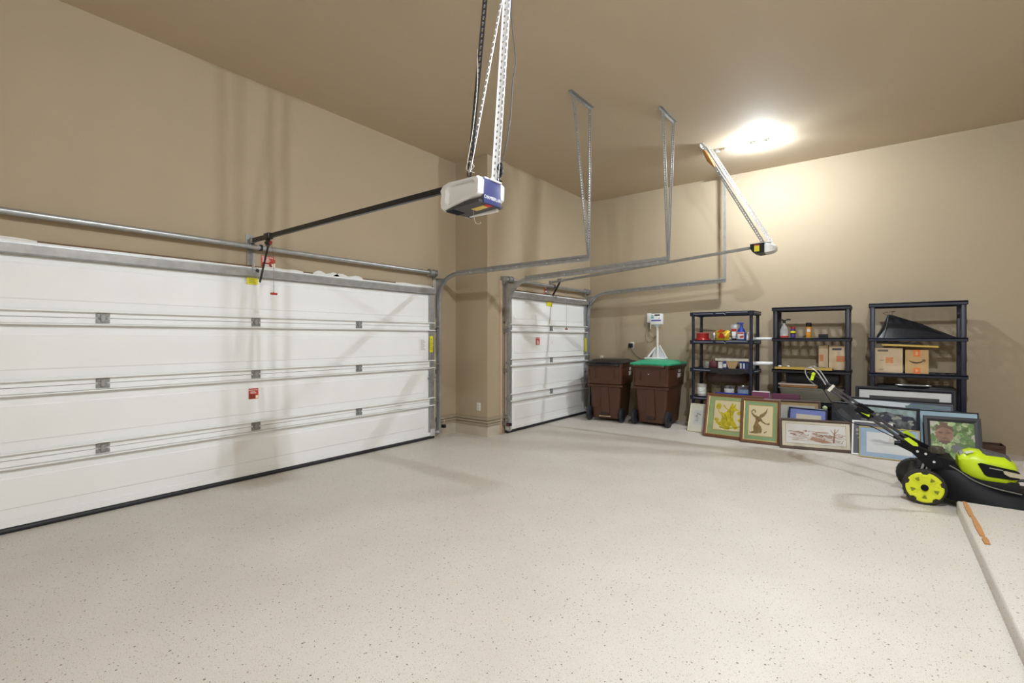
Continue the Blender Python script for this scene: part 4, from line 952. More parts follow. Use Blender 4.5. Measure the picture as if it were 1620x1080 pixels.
solo('black_case', MB().box(-1.10, -0.45, 8.05, 8.36, z + 0.244, z + 0.40, 0.02, 2), PLK, 'flat black case stacked under the middle unit third shelf', 'case', (-0.77, 8.2, z + 0.244))

# ---- things on the third unit
z = 1.4425
t = thing('folded_tent_bag', 'black nylon pyramid bag with wire handle atop the right-hand unit', 'bag', (0.05, 8.12, z))
NYL = mat('black_nylon', (0.010, 0.011, 0.016), 0.38, bump=0.15, bscale=25)
ap, ap2 = Vector((0.03, -0.02, 0.305)), Vector((0.085, -0.02, 0.295))
base = [(-0.090, -0.14, 0), (-0.02, -0.165, 0), (0.30, -0.165, 0), (0.70, -0.10, 0), (0.71, -0.03, 0), (0.35, 0.16, 0), (-0.05, 0.16, 0)]
m = MB(); mid = []
tops = [ap, ap, ap2, ap2 + Vector((0.30, 0.0, -0.125)), ap2 + Vector((0.30, 0.02, -0.125)), ap2, ap]
rings = [base]
for f in (0.3, 0.62):
    rings.append([tuple(Vector(b_).lerp(tt, f) + Vector((0, 0.012*math.sin(9*i + 5*f), -0.018*(1 if i in (1, 3, 5) else 0)))) for i, (b_, tt) in enumerate(zip(base, tops))])
rings.append([tuple(tt + Vector((0.0, 0.004*i, 0))) for i, tt in enumerate(tops)])
m.loft(rings); bd = build('fabric_shell', m, NYL, t, 25)
build('seam_piping', MB().tube(smoothpath([(-0.10, -0.142, 0.0), (-0.03, -0.10, 0.13), (0.028, -0.03, 0.30)]), 0.004, 6).tube(smoothpath([(-0.015, -0.168, 0.0), (0.01, -0.115, 0.13), (0.04, -0.03, 0.305)]), 0.004, 6), mat('grey_piping', (0.12, 0.12, 0.14), 0.5), bd)
build('wire_handle', MB().tube([(0.015, -0.02, 0.300), (-0.02, -0.03, 0.325), (0.01, -0.03, 0.335), (0.11, -0.03, 0.345), (0.075, -0.02, 0.325), (0.08, -0.02, 0.300)], 0.0035, 6), STEELK, t)
z = 0.9855
t, bd, a, b, h = carton('cardboard_box', 'pale moving carton with orange square logo, left of the tan parcel', -0.055, 0.232, 8.00, 8.30, z, 1.305, CARDP)
og = build('orange_logo', MB().box(-0.03, 0.045, -b - 0.0012, -b, 0.125, 0.20), mat('box_orange', (0.66, 0.22, 0.06), 0.7), bd, 0)
text('logo_lettering', 'THE\nHOME\nDEPOT', 0.024, CARDP, og, (0.0075, -b - 0.0015, 0.163), (PI/2, -0.5, 0), 0.0003)
build('print_strip', MB().box(-0.115, -0.005, -b - 0.0012, -b, 0.275, 0.302), mat('grey_brown_ink', (0.16, 0.13, 0.11), 0.7), bd, 0)
m = MB(); m.box(-0.10, -0.055, -b - 0.0012, -b, 0.034, 0.037); m.box(-0.10, -0.055, -b - 0.0012, -b, 0.045, 0.047); m.box(-0.03, 0.09, -b - 0.0012, -b, 0.10, 0.102); m.box(-0.09, -0.05, -b - 0.0012, -b, 0.16, 0.165)
build('print_lines', m, MATS['grey_brown_ink'], bd, 0)
t, bd, a, b, h = carton('cardboard_box', 'tan parcel carton with a black curved arrow and orange tape', 0.255, 0.485, 7.985, 8.25, z, 1.285, CARD)
sm = []
for i in range(15):
    f = i/14; xx = -0.075 + 0.145*f; sm.append((xx, -b - 0.001, 0.165 - 0.030*math.sin(PI*f)**0.8 + 0.004*f))
build('curved_arrow', MB().tube(sm, [0.003 + 0.004*math.sin(PI*min(1, i/14*1.0)) for i in range(15)], 6).tube([(0.050, -b - 0.001, 0.178), (0.078, -b - 0.001, 0.176), (0.075, -b - 0.001, 0.152)], 0.004, 6), PLK, bd)
for z0, z1 in ((0.215, 0.302), (0.0, 0.075)):
    tp = build('orange_tape', MB().box(-0.033, 0.033, -b - 0.0014, -b, z0, z1), ORANGE, bd, 0)
    build('tape_mark', MB().box(-0.010, -0.002, -b - 0.002, -b - 0.0014, z0 + 0.018, z1 - 0.018).box(0.004, 0.010, -b - 0.002, -b - 0.0014, z0 + 0.025, z1 - 0.025), mat('pale_orange', (0.80, 0.52, 0.36), 0.6), tp, 0)
m = MB().box(-0.27, 0.29, -0.14, 0.16, 0.0, 0.026, 0.004, 1)
t = thing('framed_picture', 'gilt-edged black panel lying on the two cartons', 'picture frame', (0.29, 8.07, 1.326), (0, math.radians(2.2), math.radians(-2)))
build('panel_edge', m, MATS['old_gilt'], t)
build('panel_back', MB().box(-0.33, 0.10, -0.10, 0.15, 0.027, 0.055, 0.004, 1), PLK, t)
z = 0.5405
solo('dark_tote', MB().box(-0.04, 0.75, 8.06, 8.36, z, z + 0.28, 0.02, 2), PLK, 'black tote on the lower shelf of the right-hand unit', 'tote', (0.36, 8.2, z))

# ------------------------------------------------------------------ framed pictures
def poly_art(par, name, polys, material, W, H, y=-0.0006):
    m = MB()
    for p in polys: m.prism([(a*W, b*H) for a, b in p], y, y + 0.0004, 'y')
    return build(name, m, material, par, 0)
def ell(cx, cy, rx, ry, n=18, a=0): return [(cx + rx*math.cos(2*PI*i/n)*math.cos(a) - ry*math.sin(2*PI*i/n)*math.sin(a), cy + rx*math.cos(2*PI*i/n)*math.sin(a) + ry*math.sin(2*PI*i/n)*math.cos(a)) for i in range(n)]
def ribbon(pts, w0, w1=None):
    w1 = w0 if w1 is None else w1; L, R = [], []; n = len(pts)
    for i, (x, y) in enumerate(pts):
        ax, ay = pts[max(0, i-1)]; bx_, by_ = pts[min(n-1, i+1)]; dx, dy = bx_ - ax, by_ - ay; l = math.hypot(dx, dy) or 1
        w_ = w0 + (w1 - w0)*i/(n-1)
        L.append((x - dy/l*w_/2, y + dx/l*w_/2)); R.append((x + dy/l*w_/2, y - dx/l*w_/2))
    return L + R[::-1]
def frame(label, bl, rz, lean, w_, h_, fw, fmat, layers, depth=0.024, glass=True, lip=None):
    """picture leaning back: bl = front lower left corner on the floor. layers: (name, inset l, r, b, t, material) from the outside in"""
    t = thing('picture_frame', label, 'picture', (bl[0], bl[1], 0), (-math.radians(lean), 0, math.radians(rz)))
    t.location.z = depth*math.sin(math.radians(lean)) + 0.001
    def ring4(i, y): return [(i, y, i), (w_ - i, y, i), (w_ - i, y, h_ - i), (i, y, h_ - i)]
    m = MB().loft([ring4(0, depth), ring4(0, 0.003), ring4(0.004, 0), ring4(fw*0.55, 0.0), ring4(fw, 0.007), ring4(fw, depth)], cap=False)
    fb = build('frame_border', m, fmat, t, 0)
    if lip:
        m = MB().loft([ring4(fw - 0.001, 0.010), ring4(fw - 0.001, 0.006), ring4(fw + 0.007, 0.008), ring4(fw + 0.007, 0.012)], cap=False)
        build('inner_lip', m, lip, fb, 0)
    build('backing_board', MB().box(0.004, w_ - 0.004, depth - 0.005, depth - 0.001, 0.004, h_ - 0.004), mat('kraft_backing', (0.2, 0.13, 0.08), 0.8), t, 0)
    y = depth - 0.009; first = None
    arts = []
    for name, l, r, b_, tp, material in layers:
        o = build(name, MB().box(l, w_ - r, y, y + 0.0015, b_, h_ - tp), material, t, 0)
        arts.append((o, l, b_, w_ - l - r, h_ - b_ - tp, y)); y -= 0.0012
    if glass: build('glass', MB().box(fw - 0.001, w_ - fw + 0.001, 0.0105, 0.0115, fw - 0.001, h_ - fw + 0.001), GLASS, t, 0)
    return t, arts
def art(arts, i, name, polys, material, lift=0.0):
    o, l, b_, W, H, y = arts[i]
    m = MB()
    for p in polys: m.prism([(l + a*W, b_ + c*H) for a, c in p], y - 0.0004 - lift, y - lift, 'y')
    return build(name, m, material, o, 0)
GMAT = mat('sage_green_mat', (0.40, 0.52, 0.25), 0.7, var=0.06, vscale=12)
# f0 small cream print
t, A = frame('small cream-framed print at the left end of the pictures', (-2.385, 7.62), -9.9, 17, 0.275, 0.430, 0.012, mat('cream_frame', (0.80, 0.75, 0.52), 0.5),
    [('mat_board', 0.012, 0.012, 0.012, 0.012, mat('ivory_mat', (0.86, 0.84, 0.72), 0.7)), ('print', 0.075, 0.06, 0.11, 0.10, mat('pale_print', (0.74, 0.74, 0.70), 0.7))])
rnd = random.Random(4)
art(A, 1, 'ink_sketch', [ell(0.45 + rnd.uniform(-.28, .28), 0.5 + rnd.uniform(-.25, .3), rnd.uniform(.03, .10), rnd.uniform(.01, .06), 8, rnd.uniform(0, 3)) for _ in range(16)], mat('pencil_grey', (0.33, 0.34, 0.33), 0.7))
# f1 yellow figure
t, A = frame('walnut-framed picture of a yellow figure on a sage green mat', (-2.075, 7.345), -3.0, 17, 0.775, 0.642, 0.044, WALNUT,
    [('mat_board', 0.04, 0.04, 0.04, 0.04, GMAT), ('gold_fillet', 0.122, 0.20, 0.108, 0.092, GOLD), ('print', 0.130, 0.208, 0.116, 0.100, mat('cream_print', (0.88, 0.76, 0.50), 0.7))], lip=GOLD)
YF = mat('ochre_yellow_rubbing', (0.70, 0.58, 0.02), 0.7, var=0.25, vscale=30)
art(A, 2, 'yellow_figure', [
    ell(0.13, 0.80, 0.085, 0.11), ribbon([(0.13, 0.68), (0.15, 0.60), (0.22, 0.55)], 0.03),
    [(0.20, 0.62), (0.30, 0.57), (0.38, 0.62), (0.45, 0.70), (0.50, 0.84), (0.56, 0.96), (0.60, 0.85), (0.66, 0.93), (0.66, 0.78), (0.78, 0.70), (0.63, 0.66), (0.60, 0.52), (0.62, 0.38), (0.70, 0.25), (0.80, 0.10), (0.68, 0.06), (0.56, 0.18), (0.50, 0.04), (0.36, 0.02), (0.30, 0.12), (0.18, 0.14), (0.08, 0.24), (0.04, 0.34), (0.12, 0.30), (0.22, 0.26), (0.26, 0.42)],
    ell(0.10, 0.34, 0.07, 0.06), ribbon([(0.28, 0.84), (0.40, 0.72), (0.5, 0.66)], 0.05, 0.02), ell(0.80, 0.62, 0.10, 0.06, 14, 0.4), ell(0.84, 0.36, 0.10, 0.05, 14, -0.3), ribbon([(0.62, 0.1), (0.8, 0.16), (0.95, 0.12)], 0.05, 0.02), ribbon([(0.2, 0.1), (0.4, 0.06), (0.6, 0.1)], 0.05)], YF)
art(A, 2, 'shading_lines', [ribbon([(0.32, 0.55), (0.40, 0.45), (0.42, 0.3)], 0.016), ribbon([(0.52, 0.8), (0.5, 0.6), (0.54, 0.4)], 0.016), ribbon([(0.3, 0.2), (0.45, 0.12), (0.55, 0.2)], 0.014)], mat('deep_ochre', (0.40, 0.30, 0.01), 0.7), 0.0006)
# f2 taupe dancer
t, A = frame('walnut-framed picture of a taupe dancer in a pointed hat, on sage green', (-1.548, 7.245), 3.4, 15, 0.487, 0.612, 0.038, WALNUT,
    [('mat_board', 0.034, 0.034, 0.034, 0.034, mat('moss_green_mat', (0.31, 0.46, 0.24), 0.7, var=0.06, vscale=12)), ('gold_fillet', 0.092, 0.088, 0.098, 0.092, GOLD), ('print', 0.100, 0.096, 0.106, 0.100, MATS['cream_print'])], lip=GOLD)
TF = mat('taupe_rubbing', (0.33, 0.22, 0.075), 0.7, var=0.25, vscale=40)
art(A, 2, 'dancer_figure', [
    [(0.42, 0.62), (0.50, 0.72), (0.58, 0.74), (0.70, 0.82), (0.80, 0.95), (0.76, 0.78), (0.66, 0.66), (0.55, 0.60)],
    ribbon([(0.14, 0.70), (0.12, 0.80), (0.20, 0.86), (0.28, 0.82), (0.27, 0.76)], 0.05), ribbon([(0.15, 0.72), (0.22, 0.66), (0.32, 0.62)], 0.06, 0.09),
    [(0.26, 0.66), (0.42, 0.64), (0.54, 0.58), (0.55, 0.50), (0.44, 0.46), (0.42, 0.40), (0.52, 0.32), (0.58, 0.20), (0.56, 0.12), (0.34, 0.08), (0.12, 0.08), (0.14, 0.12), (0.22, 0.14), (0.20, 0.28), (0.26, 0.40), (0.30, 0.50)],
    ribbon([(0.48, 0.52), (0.60, 0.46), (0.74, 0.40), (0.86, 0.42), (0.88, 0.46)], 0.055, 0.03), ell(0.84, 0.40, 0.05, 0.025), ribbon([(0.05, 0.09), (0.3, 0.07), (0.55, 0.10)], 0.03), ribbon([(0.66, 0.10), (0.78, 0.16)], 0.05, 0.03)], TF)
art(A, 2, 'sash', [ribbon([(0.40, 0.64), (0.36, 0.56), (0.46, 0.48)], 0.05), ribbon([(0.5, 0.56), (0.58, 0.5)], 0.04)], mat('umber_ink', (0.22, 0.12, 0.05), 0.7), 0.0006)
# f3 sepia landscape
t, A = frame('wide dark walnut frame with a red-brown landscape drawing', (-1.050, 7.172), 12.9, 12, 0.815, 0.388, 0.034, DKWAL,
    [('mat_board', 0.03, 0.03, 0.03, 0.03, mat('oatmeal_mat', (0.84, 0.77, 0.62), 0.7)), ('mat_line', 0.075, 0.075, 0.068, 0.064, mat('tan_line', (0.42, 0.30, 0.16), 0.7)), ('print', 0.079, 0.079, 0.072, 0.068, mat('white_drawing_sheet', (0.90, 0.87, 0.83), 0.7))])
SEP = mat('red_brown_ink', (0.42, 0.17, 0.09), 0.7); SEP2 = mat('pale_red_brown_ink', (0.58, 0.36, 0.25), 0.7)
rnd = random.Random(11); P1_, P2_ = [], []
for _ in range(70):
    x = rnd.uniform(0.04, 0.93); y = 0.52 + 0.13*rnd.gauss(0, 0.6) - 0.1*(x > 0.55)
    P1_.append(ribbon([(x, y), (x + rnd.uniform(.01, .05), y + rnd.uniform(-.04, .05)), (x + rnd.uniform(.04, .09), y + rnd.uniform(-.06, .06))], rnd.uniform(.006, .022)))
for _ in range(40):
    x = rnd.uniform(0.05, 0.9); y = rnd.uniform(0.15, 0.42); P2_.append(ribbon([(x, y), (x + .05, y - .01), (x + rnd.uniform(.06, .14), y - .03*rnd.random())], rnd.uniform(.006, .016)))
P2_ += [[(0.45, 0.38), (0.58, 0.34), (0.78, 0.12), (0.62, 0.08), (0.40, 0.22)], ell(0.6, 0.62, .12, .035), ell(0.22, 0.58, .1, .03)]
P1_ += [ribbon([(0.80, 0.14), (0.815, 0.5), (0.83, 0.85)], .03, .012), ribbon([(0.815, 0.55), (0.77, 0.72), (0.755, 0.8)], .014, .006), ribbon([(0.82, 0.6), (0.87, 0.75), (0.89, 0.86)], .014, .006), ribbon([(0.82, 0.5), (0.88, 0.58), (0.94, 0.6)], .014, .006), ribbon([(0.04, 0.30), (0.2, 0.26), (0.45, 0.32)], .012), ribbon([(0.86, .2), (0.93, .12), (0.96, .3)], .02, .008)]
art(A, 2, 'ink_wash', P2_, SEP2); art(A, 2, 'ink_lines', P1_, SEP, 0.0006)
# brown frame behind, blue mat certificate
t, A = frame('dark brown frame with a gold inner band, behind the blue-matted one', (-1.44, 7.46), 12, 9, 0.84, 0.585, 0.030, DKWAL,
    [('gold_band', 0.025, 0.025, 0.025, 0.025, mat('flat_gold', (0.42, 0.28, 0.11), 0.5)), ('print', 0.07, 0.07, 0.07, 0.07, mat('grey_sheet', (0.55, 0.54, 0.50), 0.7))])
t, A = frame('navy frame with periwinkle blue mat around a cream certificate', (-1.0, 7.445), -7, 9, 0.45, 0.508, 0.020, mat('navy_frame', (0.02, 0.025, 0.07), 0.4),
    [('mat_board', 0.016, 0.016, 0.016, 0.016, mat('periwinkle_mat', (0.27, 0.33, 0.72), 0.7)), ('print', 0.09, 0.07, 0.10, 0.085, CREAM)])
art(A, 1, 'grey_seal', [ell(0.5, 0.55, 0.05, 0.06), ribbon([(0.3, 0.75), (0.5, 0.76), (0.7, 0.75)], 0.02), ribbon([(0.35, 0.4), (0.65, 0.4)], 0.01)], mat('faint_grey_ink', (0.5, 0.47, 0.40), 0.7))
# f4 gilt frame with pale blue mat
t, A = frame('thin gilt frame with pale blue mat in front of the mountain picture', (-0.205, 7.215), 1.7, 14, 0.575, 0.366, 0.010, mat('bright_gilt', (0.62, 0.47, 0.16), 0.35, 0.3),
    [('mat_board', 0.009, 0.009, 0.009, 0.009, mat('pale_blue_mat', (0.42, 0.56, 0.72), 0.7)), ('print', 0.075, 0.07, 0.065, 0.060, mat('misty_sheet', (0.84, 0.84, 0.85), 0.7))])
art(A, 1, 'grey_wash', [ell(0.35, 0.55, 0.28, 0.06), ell(0.6, 0.50, 0.3, 0.05), ell(0.5, 0.42, 0.4, 0.04), ell(0.25, 0.62, 0.12, 0.05)], mat('grey_wash', (0.70, 0.70, 0.73), 0.7))
art(A, 1, 'faint_buildings', [[(0.50, 0.56), (0.50, 0.80), (0.55, 0.80), (0.55, 0.72), (0.60, 0.76), (0.64, 0.70), (0.72, 0.70), (0.72, 0.56)]], mat('faint_pink_wash', (0.74, 0.69, 0.64), 0.7), 0.0006)
# white frame peeping out behind it
t, A = frame('plain white frame peeping out left of the gilt frame', (-0.285, 7.30), -4, 14, 0.40, 0.42, 0.018, mat('white_frame', (0.86, 0.86, 0.88), 0.4), [('print', 0.016, 0.016, 0.016, 0.016, mat('slate_print', (0.16, 0.17, 0.21), 0.6))])
art(A, 0, 'pale_marks', [ell(0.12, 0.62, 0.05, 0.03), ell(0.10, 0.74, 0.04, 0.05), ell(0.15, 0.5, 0.04, 0.02)], mat('pale_grey_mark', (0.5, 0.5, 0.52), 0.6))
# f5 mountain lake
t, A = frame('black-framed dark painting of a lake and rocky mountain', (-0.535, 7.535), -15, 11, 0.905, 0.612, 0.022, BLACKF,
    [('print', 0.02, 0.02, 0.02, 0.02, mat('deep_navy_paint', (0.025, 0.034, 0.055), 0.5, var=0.8, vscale=9))])
art(A, 0, 'pale_sky', [[(0.30, 0.80), (0.32, 0.985), (0.60, 0.985), (0.985, 0.985), (0.985, 0.78), (0.80, 0.84), (0.55, 0.86)]], mat('mist_sky', (0.32, 0.42, 0.42), 0.5, var=0.5, vscale=10))
art(A, 0, 'glass_sheen', [[(0.02, 0.80), (0.10, 0.90), (0.30, 0.62), (0.42, 0.30), (0.36, 0.26), (0.20, 0.56)]], mat('dull_slate', (0.07, 0.09, 0.11), 0.4, var=0.4, vscale=8))
def lump(cx, cy, rx, ry, seed, n=20, amp=0.2):
    q = random.Random(seed); return [(min(.985, max(.015, cx + rx*math.cos(2*PI*i/n)*(1 + amp*(q.random() - .5)))), min(.985, max(.015, cy + ry*math.sin(2*PI*i/n)*(1 + amp*(q.random() - .5))))) for i in range(n)]
art(A, 0, 'rock_face', [lump(0.66, 0.62, 0.30, 0.30, 1), lump(0.84, 0.42, 0.15, 0.24, 2)], mat('rock_grey', (0.15, 0.17, 0.18), 0.5, var=0.8, vscale=16), 0.0005)
art(A, 0, 'dark_hollow', [lump(0.62, 0.74, 0.12, 0.12, 3), lump(0.90, 0.80, 0.08, 0.06, 4), lump(0.70, 0.42, 0.16, 0.08, 5), lump(0.45, 0.40, 0.08, 0.12, 6)], mat('indigo_shade', (0.04, 0.05, 0.09), 0.5, var=0.5, vscale=20), 0.0010)
rnd = random.Random(8)
art(A, 0, 'light_strokes', [ell(rnd.uniform(.42, .96), rnd.uniform(.28, .84), rnd.uniform(.012, .05), rnd.uniform(.008, .03), 9, rnd.uniform(-1, .4)) for _ in range(34)], mat('pale_rock', (0.42, 0.44, 0.38), 0.5), 0.0015)
# f6 seascape, its sky strip whitened with painted lamp glare
t, A = frame('wide thin black frame with lamp glare painted on its sky band, behind the mountain picture', (-0.345, 7.71), -3, 7, 1.05, 0.668, 0.018, BLACKF,
    [('print', 0.02, 0.02, 0.02, 0.02, mat('harbour_blue', (0.05, 0.07, 0.11), 0.4))])
art(A, 0, 'sky_glare_band', [[(0.02, 0.86), (0.02, 0.985), (0.32, 0.985), (0.62, 0.97), (0.62, 0.88)]], mat('cold_glare_white', (0.86, 0.92, 0.98), 0.4))
art(A, 0, 'blue_band', [[(0.55, 0.86), (0.62, 0.975), (0.98, 0.95), (0.98, 0.86)]], mat('sea_blue', (0.14, 0.22, 0.32), 0.4), 0.0005)
art(A, 0, 'green_flecks', [ell(0.70, 0.93, .05, .02), ell(0.82, 0.92, .05, .02), ell(0.6, 0.91, .04, .02)], mat('sea_green', (0.14, 0.26, 0.24), 0.4), 0.0010)
# f7 black frame with white mat, top of the pile
t, A = frame('deep black frame with white mat, tallest at the right', (-0.265, 7.825), -1.6, 4.5, 0.99, 0.805, 0.042, BLACKF,
    [('mat_board', 0.04, 0.04, 0.04, 0.04, mat('white_mat', (0.82, 0.82, 0.83), 0.7)), ('print', 0.15, 0.15, 0.10, 0.115, mat('charcoal_print', (0.03, 0.033, 0.045), 0.5))], depth=0.030)
# f8 pale blue mat
t, A = frame('slim black frame with a powder blue mat behind the leafy portrait', (0.378, 7.50), 3, 13, 0.53, 0.585, 0.012, BLACKF,
    [('mat_board', 0.011, 0.011, 0.011, 0.011, mat('powder_blue_mat', (0.44, 0.62, 0.74), 0.7)), ('print', 0.08, 0.08, 0.08, 0.08, mat('blue_print', (0.20, 0.30, 0.40), 0.6))])
# f9 portrait among leaves
t, A = frame('charcoal frame with a photograph of a face among green leaves', (0.415, 7.305), 5.3, 15, 0.497, 0.545, 0.058, mat('charcoal_frame', (0.022, 0.023, 0.030), 0.4),
    [('print', 0.052, 0.052, 0.052, 0.052, mat('leaf_shade_green', (0.10, 0.20, 0.05), 0.5))])
rnd = random.Random(21); cols = [mat('leaf_green', (0.20, 0.38, 0.08), 0.5, var=0.5, vscale=30), mat('leaf_pale', (0.44, 0.56, 0.27), 0.5, var=0.4, vscale=25), mat('leaf_mid', (0.13, 0.28, 0.06), 0.5)]
def leaf(cx, cy, L, a):
    pts = []
    for i in range(7):
        f = i/6; pts.append((f*L - L/2, 0.30*L*math.sin(PI*f)**0.8))
    for i in range(5, 0, -1):
        f = i/6; pts.append((f*L - L/2, -0.30*L*math.sin(PI*f)**0.8))
    return [(min(.995, max(.005, cx + x*math.cos(a) - y*math.sin(a))), min(.995, max(.005, cy + x*math.sin(a) + y*math.cos(a)))) for x, y in pts]
art(A, 0, 'bright_gap', [[(0.0, 0.62), (0.0, 1.0), (0.18, 1.0), (0.2, 0.8), (0.12, 0.6)], [(0.9, 0.55), (1.0, 0.5), (1.0, 0.7), (0.92, 0.7)]], mat('hazy_white', (0.62, 0.60, 0.52), 0.5))
for i, c in enumerate(cols):
    art(A, 0, 'leaf_group', [leaf(rnd.uniform(0.03, 0.98), rnd.uniform(0.03, 0.97), rnd.uniform(0.08, 0.20), rnd.uniform(0, 2*PI)) for _ in range(34)], c, 0.0004 + 0.0004*i)
art(A, 0, 'face', [ell(0.33, 0.66, 0.20, 0.24)], mat('skin_shade', (0.34, 0.17, 0.11), 0.6, var=0.35, vscale=22), 0.0018)
art(A, 0, 'hair_shadow', [[(0.13, 0.72), (0.15, 0.9), (0.30, 0.98), (0.50, 0.92), (0.54, 0.72), (0.46, 0.80), (0.30, 0.84), (0.18, 0.78)], ell(0.24, 0.70, .055, .022), ell(0.42, 0.70, .055, .022), ell(0.34, 0.545, .075, .016), ell(0.33, 0.46, .13, .045)], mat('brown_hair', (0.16, 0.08, 0.05), 0.6), 0.0022)
art(A, 0, 'grey_shirt', [[(0.45, 0.38), (0.62, 0.42), (0.85, 0.20), (0.98, 0.08), (0.80, 0.02), (0.55, 0.16)]], mat('grey_shirt', (0.16, 0.18, 0.20), 0.6), 0.0016)
art(A, 0, 'leaf_group', [leaf(0.12 + 0.1*i, 0.36 + 0.05*math.sin(3*i), 0.18, i*1.3) for i in range(4)] + [leaf(0.5, 0.93, 0.2, 0.3), leaf(0.62, 0.6, 0.2, 1.1), leaf(0.2, 0.93, 0.12, 2)], cols[1], 0.0026)
# loose things among the pictures
t = thing('photo_album', 'plum photo album standing behind the walnut-framed pictures', 'album', (-1.205, 7.80, 0), math.radians(2))
build('cover', MB().box(-0.03, 0.31, -0.04, -0.034, 0, 0.645).box(-0.03, 0.31, 0.034, 0.04, 0, 0.645).box(0.304, 0.31, -0.034, 0.034, 0, 0.645), mat('plum_cover', (0.14, 0.035, 0.08), 0.5), t, 0)
build('page_block', MB().box(-0.025, 0.302, -0.033, 0.033, 0.004, 0.638), PAPER, t, 0)
t = thing('photo_album', 'mauve album with white page edges, left of the plum one', 'album', (-1.37, 7.78, 0), math.radians(-2))
build('cover', MB().box(-0.12, 0.11, -0.035, -0.029, 0, 0.655).box(-0.12, 0.11, 0.029, 0.035, 0, 0.655), mat('mauve_cover', (0.26, 0.07, 0.15), 0.5), t, 0)
build('page_block', MB().box(-0.115, 0.105, -0.028, 0.028, 0.004, 0.665), PAPER, t, 0)
t = thing('green_bottle', 'pale green round-topped bottle beside the blue-matted frame', 'bottle', (-0.580, 7.585, 0))
build('bottle_body', MB().lathe([(0.024, 0), (0.025, 0.01), (0.025, 0.46), (0.023, 0.49)]), mat('dim_green', (0.10, 0.14, 0.05), 0.5), t)
build('round_cap', MB().sphere((0, 0, 0.515), 0.030, 14, 8), mat('pale_green', (0.40, 0.46, 0.24), 0.5), t)
t = thing('black_dish', 'shallow black dish with a bright rim on the tallest black frame', 'dish', (0.33, 7.915, 0.8045))
m = MB(); m.lathe([(0.10, 0), (0.15, 0.010), (0.172, 0.034), (0.178, 0.036), (0.17, 0.030), (0.145, 0.014), (0, 0.008)], n=32); m.v = [(p[0], p[1]*0.32, p[2]) for p in m.v]
build('dish_wall', m, PLK, t)
r_ = MB(); r_.tube([(0.176*math.cos(2*PI*i/32), 0.056*math.sin(2*PI*i/32), 0.037) for i in range(32)], 0.004, 6, True); build('bright_rim', r_, mat('silver_rim', (0.6, 0.6, 0.62), 0.3, 0.5), t)
t = thing('wooden_crate', 'low dark brown wooden crate on the floor by the back wall', 'crate', (1.10, 8.28, 0), math.radians(3))
CR = wood('crate_brown', (0.05, 0.02, 0.012), (0.10, 0.045, 0.025), 0.6)
for k in range(3):
    build('slat', MB().box(-0.14, 0.09, -0.11, -0.098, 0.004 + k*0.048, 0.046 + k*0.048), CR, t, 0); build('slat', MB().box(-0.14, 0.09, 0.098, 0.11, 0.004 + k*0.048, 0.046 + k*0.048), CR, t, 0)
for x in (-0.14, 0.078): build('end_board', MB().box(x, x + 0.012, -0.097, 0.097, 0, 0.145), CR, t, 0)
build('bottom_board', MB().box(-0.127, 0.077, -0.097, 0.097, 0.004, 0.014), CR, t, 0)

# chipped orange stick on the landing's edge
t = thing('wood_strip', 'broken orange-brown wood strip lying on the edge of the landing', 'stick', (0.545, 4.85, 0.10))
OW = wood('orange_wood', (0.40, 0.17, 0.05), (0.58, 0.30, 0.12), 0.6)
for y0, y1, x in ((0.10, 0.50, 0.0), (-0.34, 0.095, 0.004), (-0.50, -0.36, 0.008)):
    m = MB().prism([(x - 0.014, y0), (x + 0.012, y0 + 0.008), (x + 0.016, (y0 + y1)/2), (x + 0.011, y1 - 0.012), (x - 0.010, y1), (x - 0.017, (y0 + y1)/2 + 0.02)], 0.001, 0.013, 'z')
    build('splinter', m, OW, t, 0)

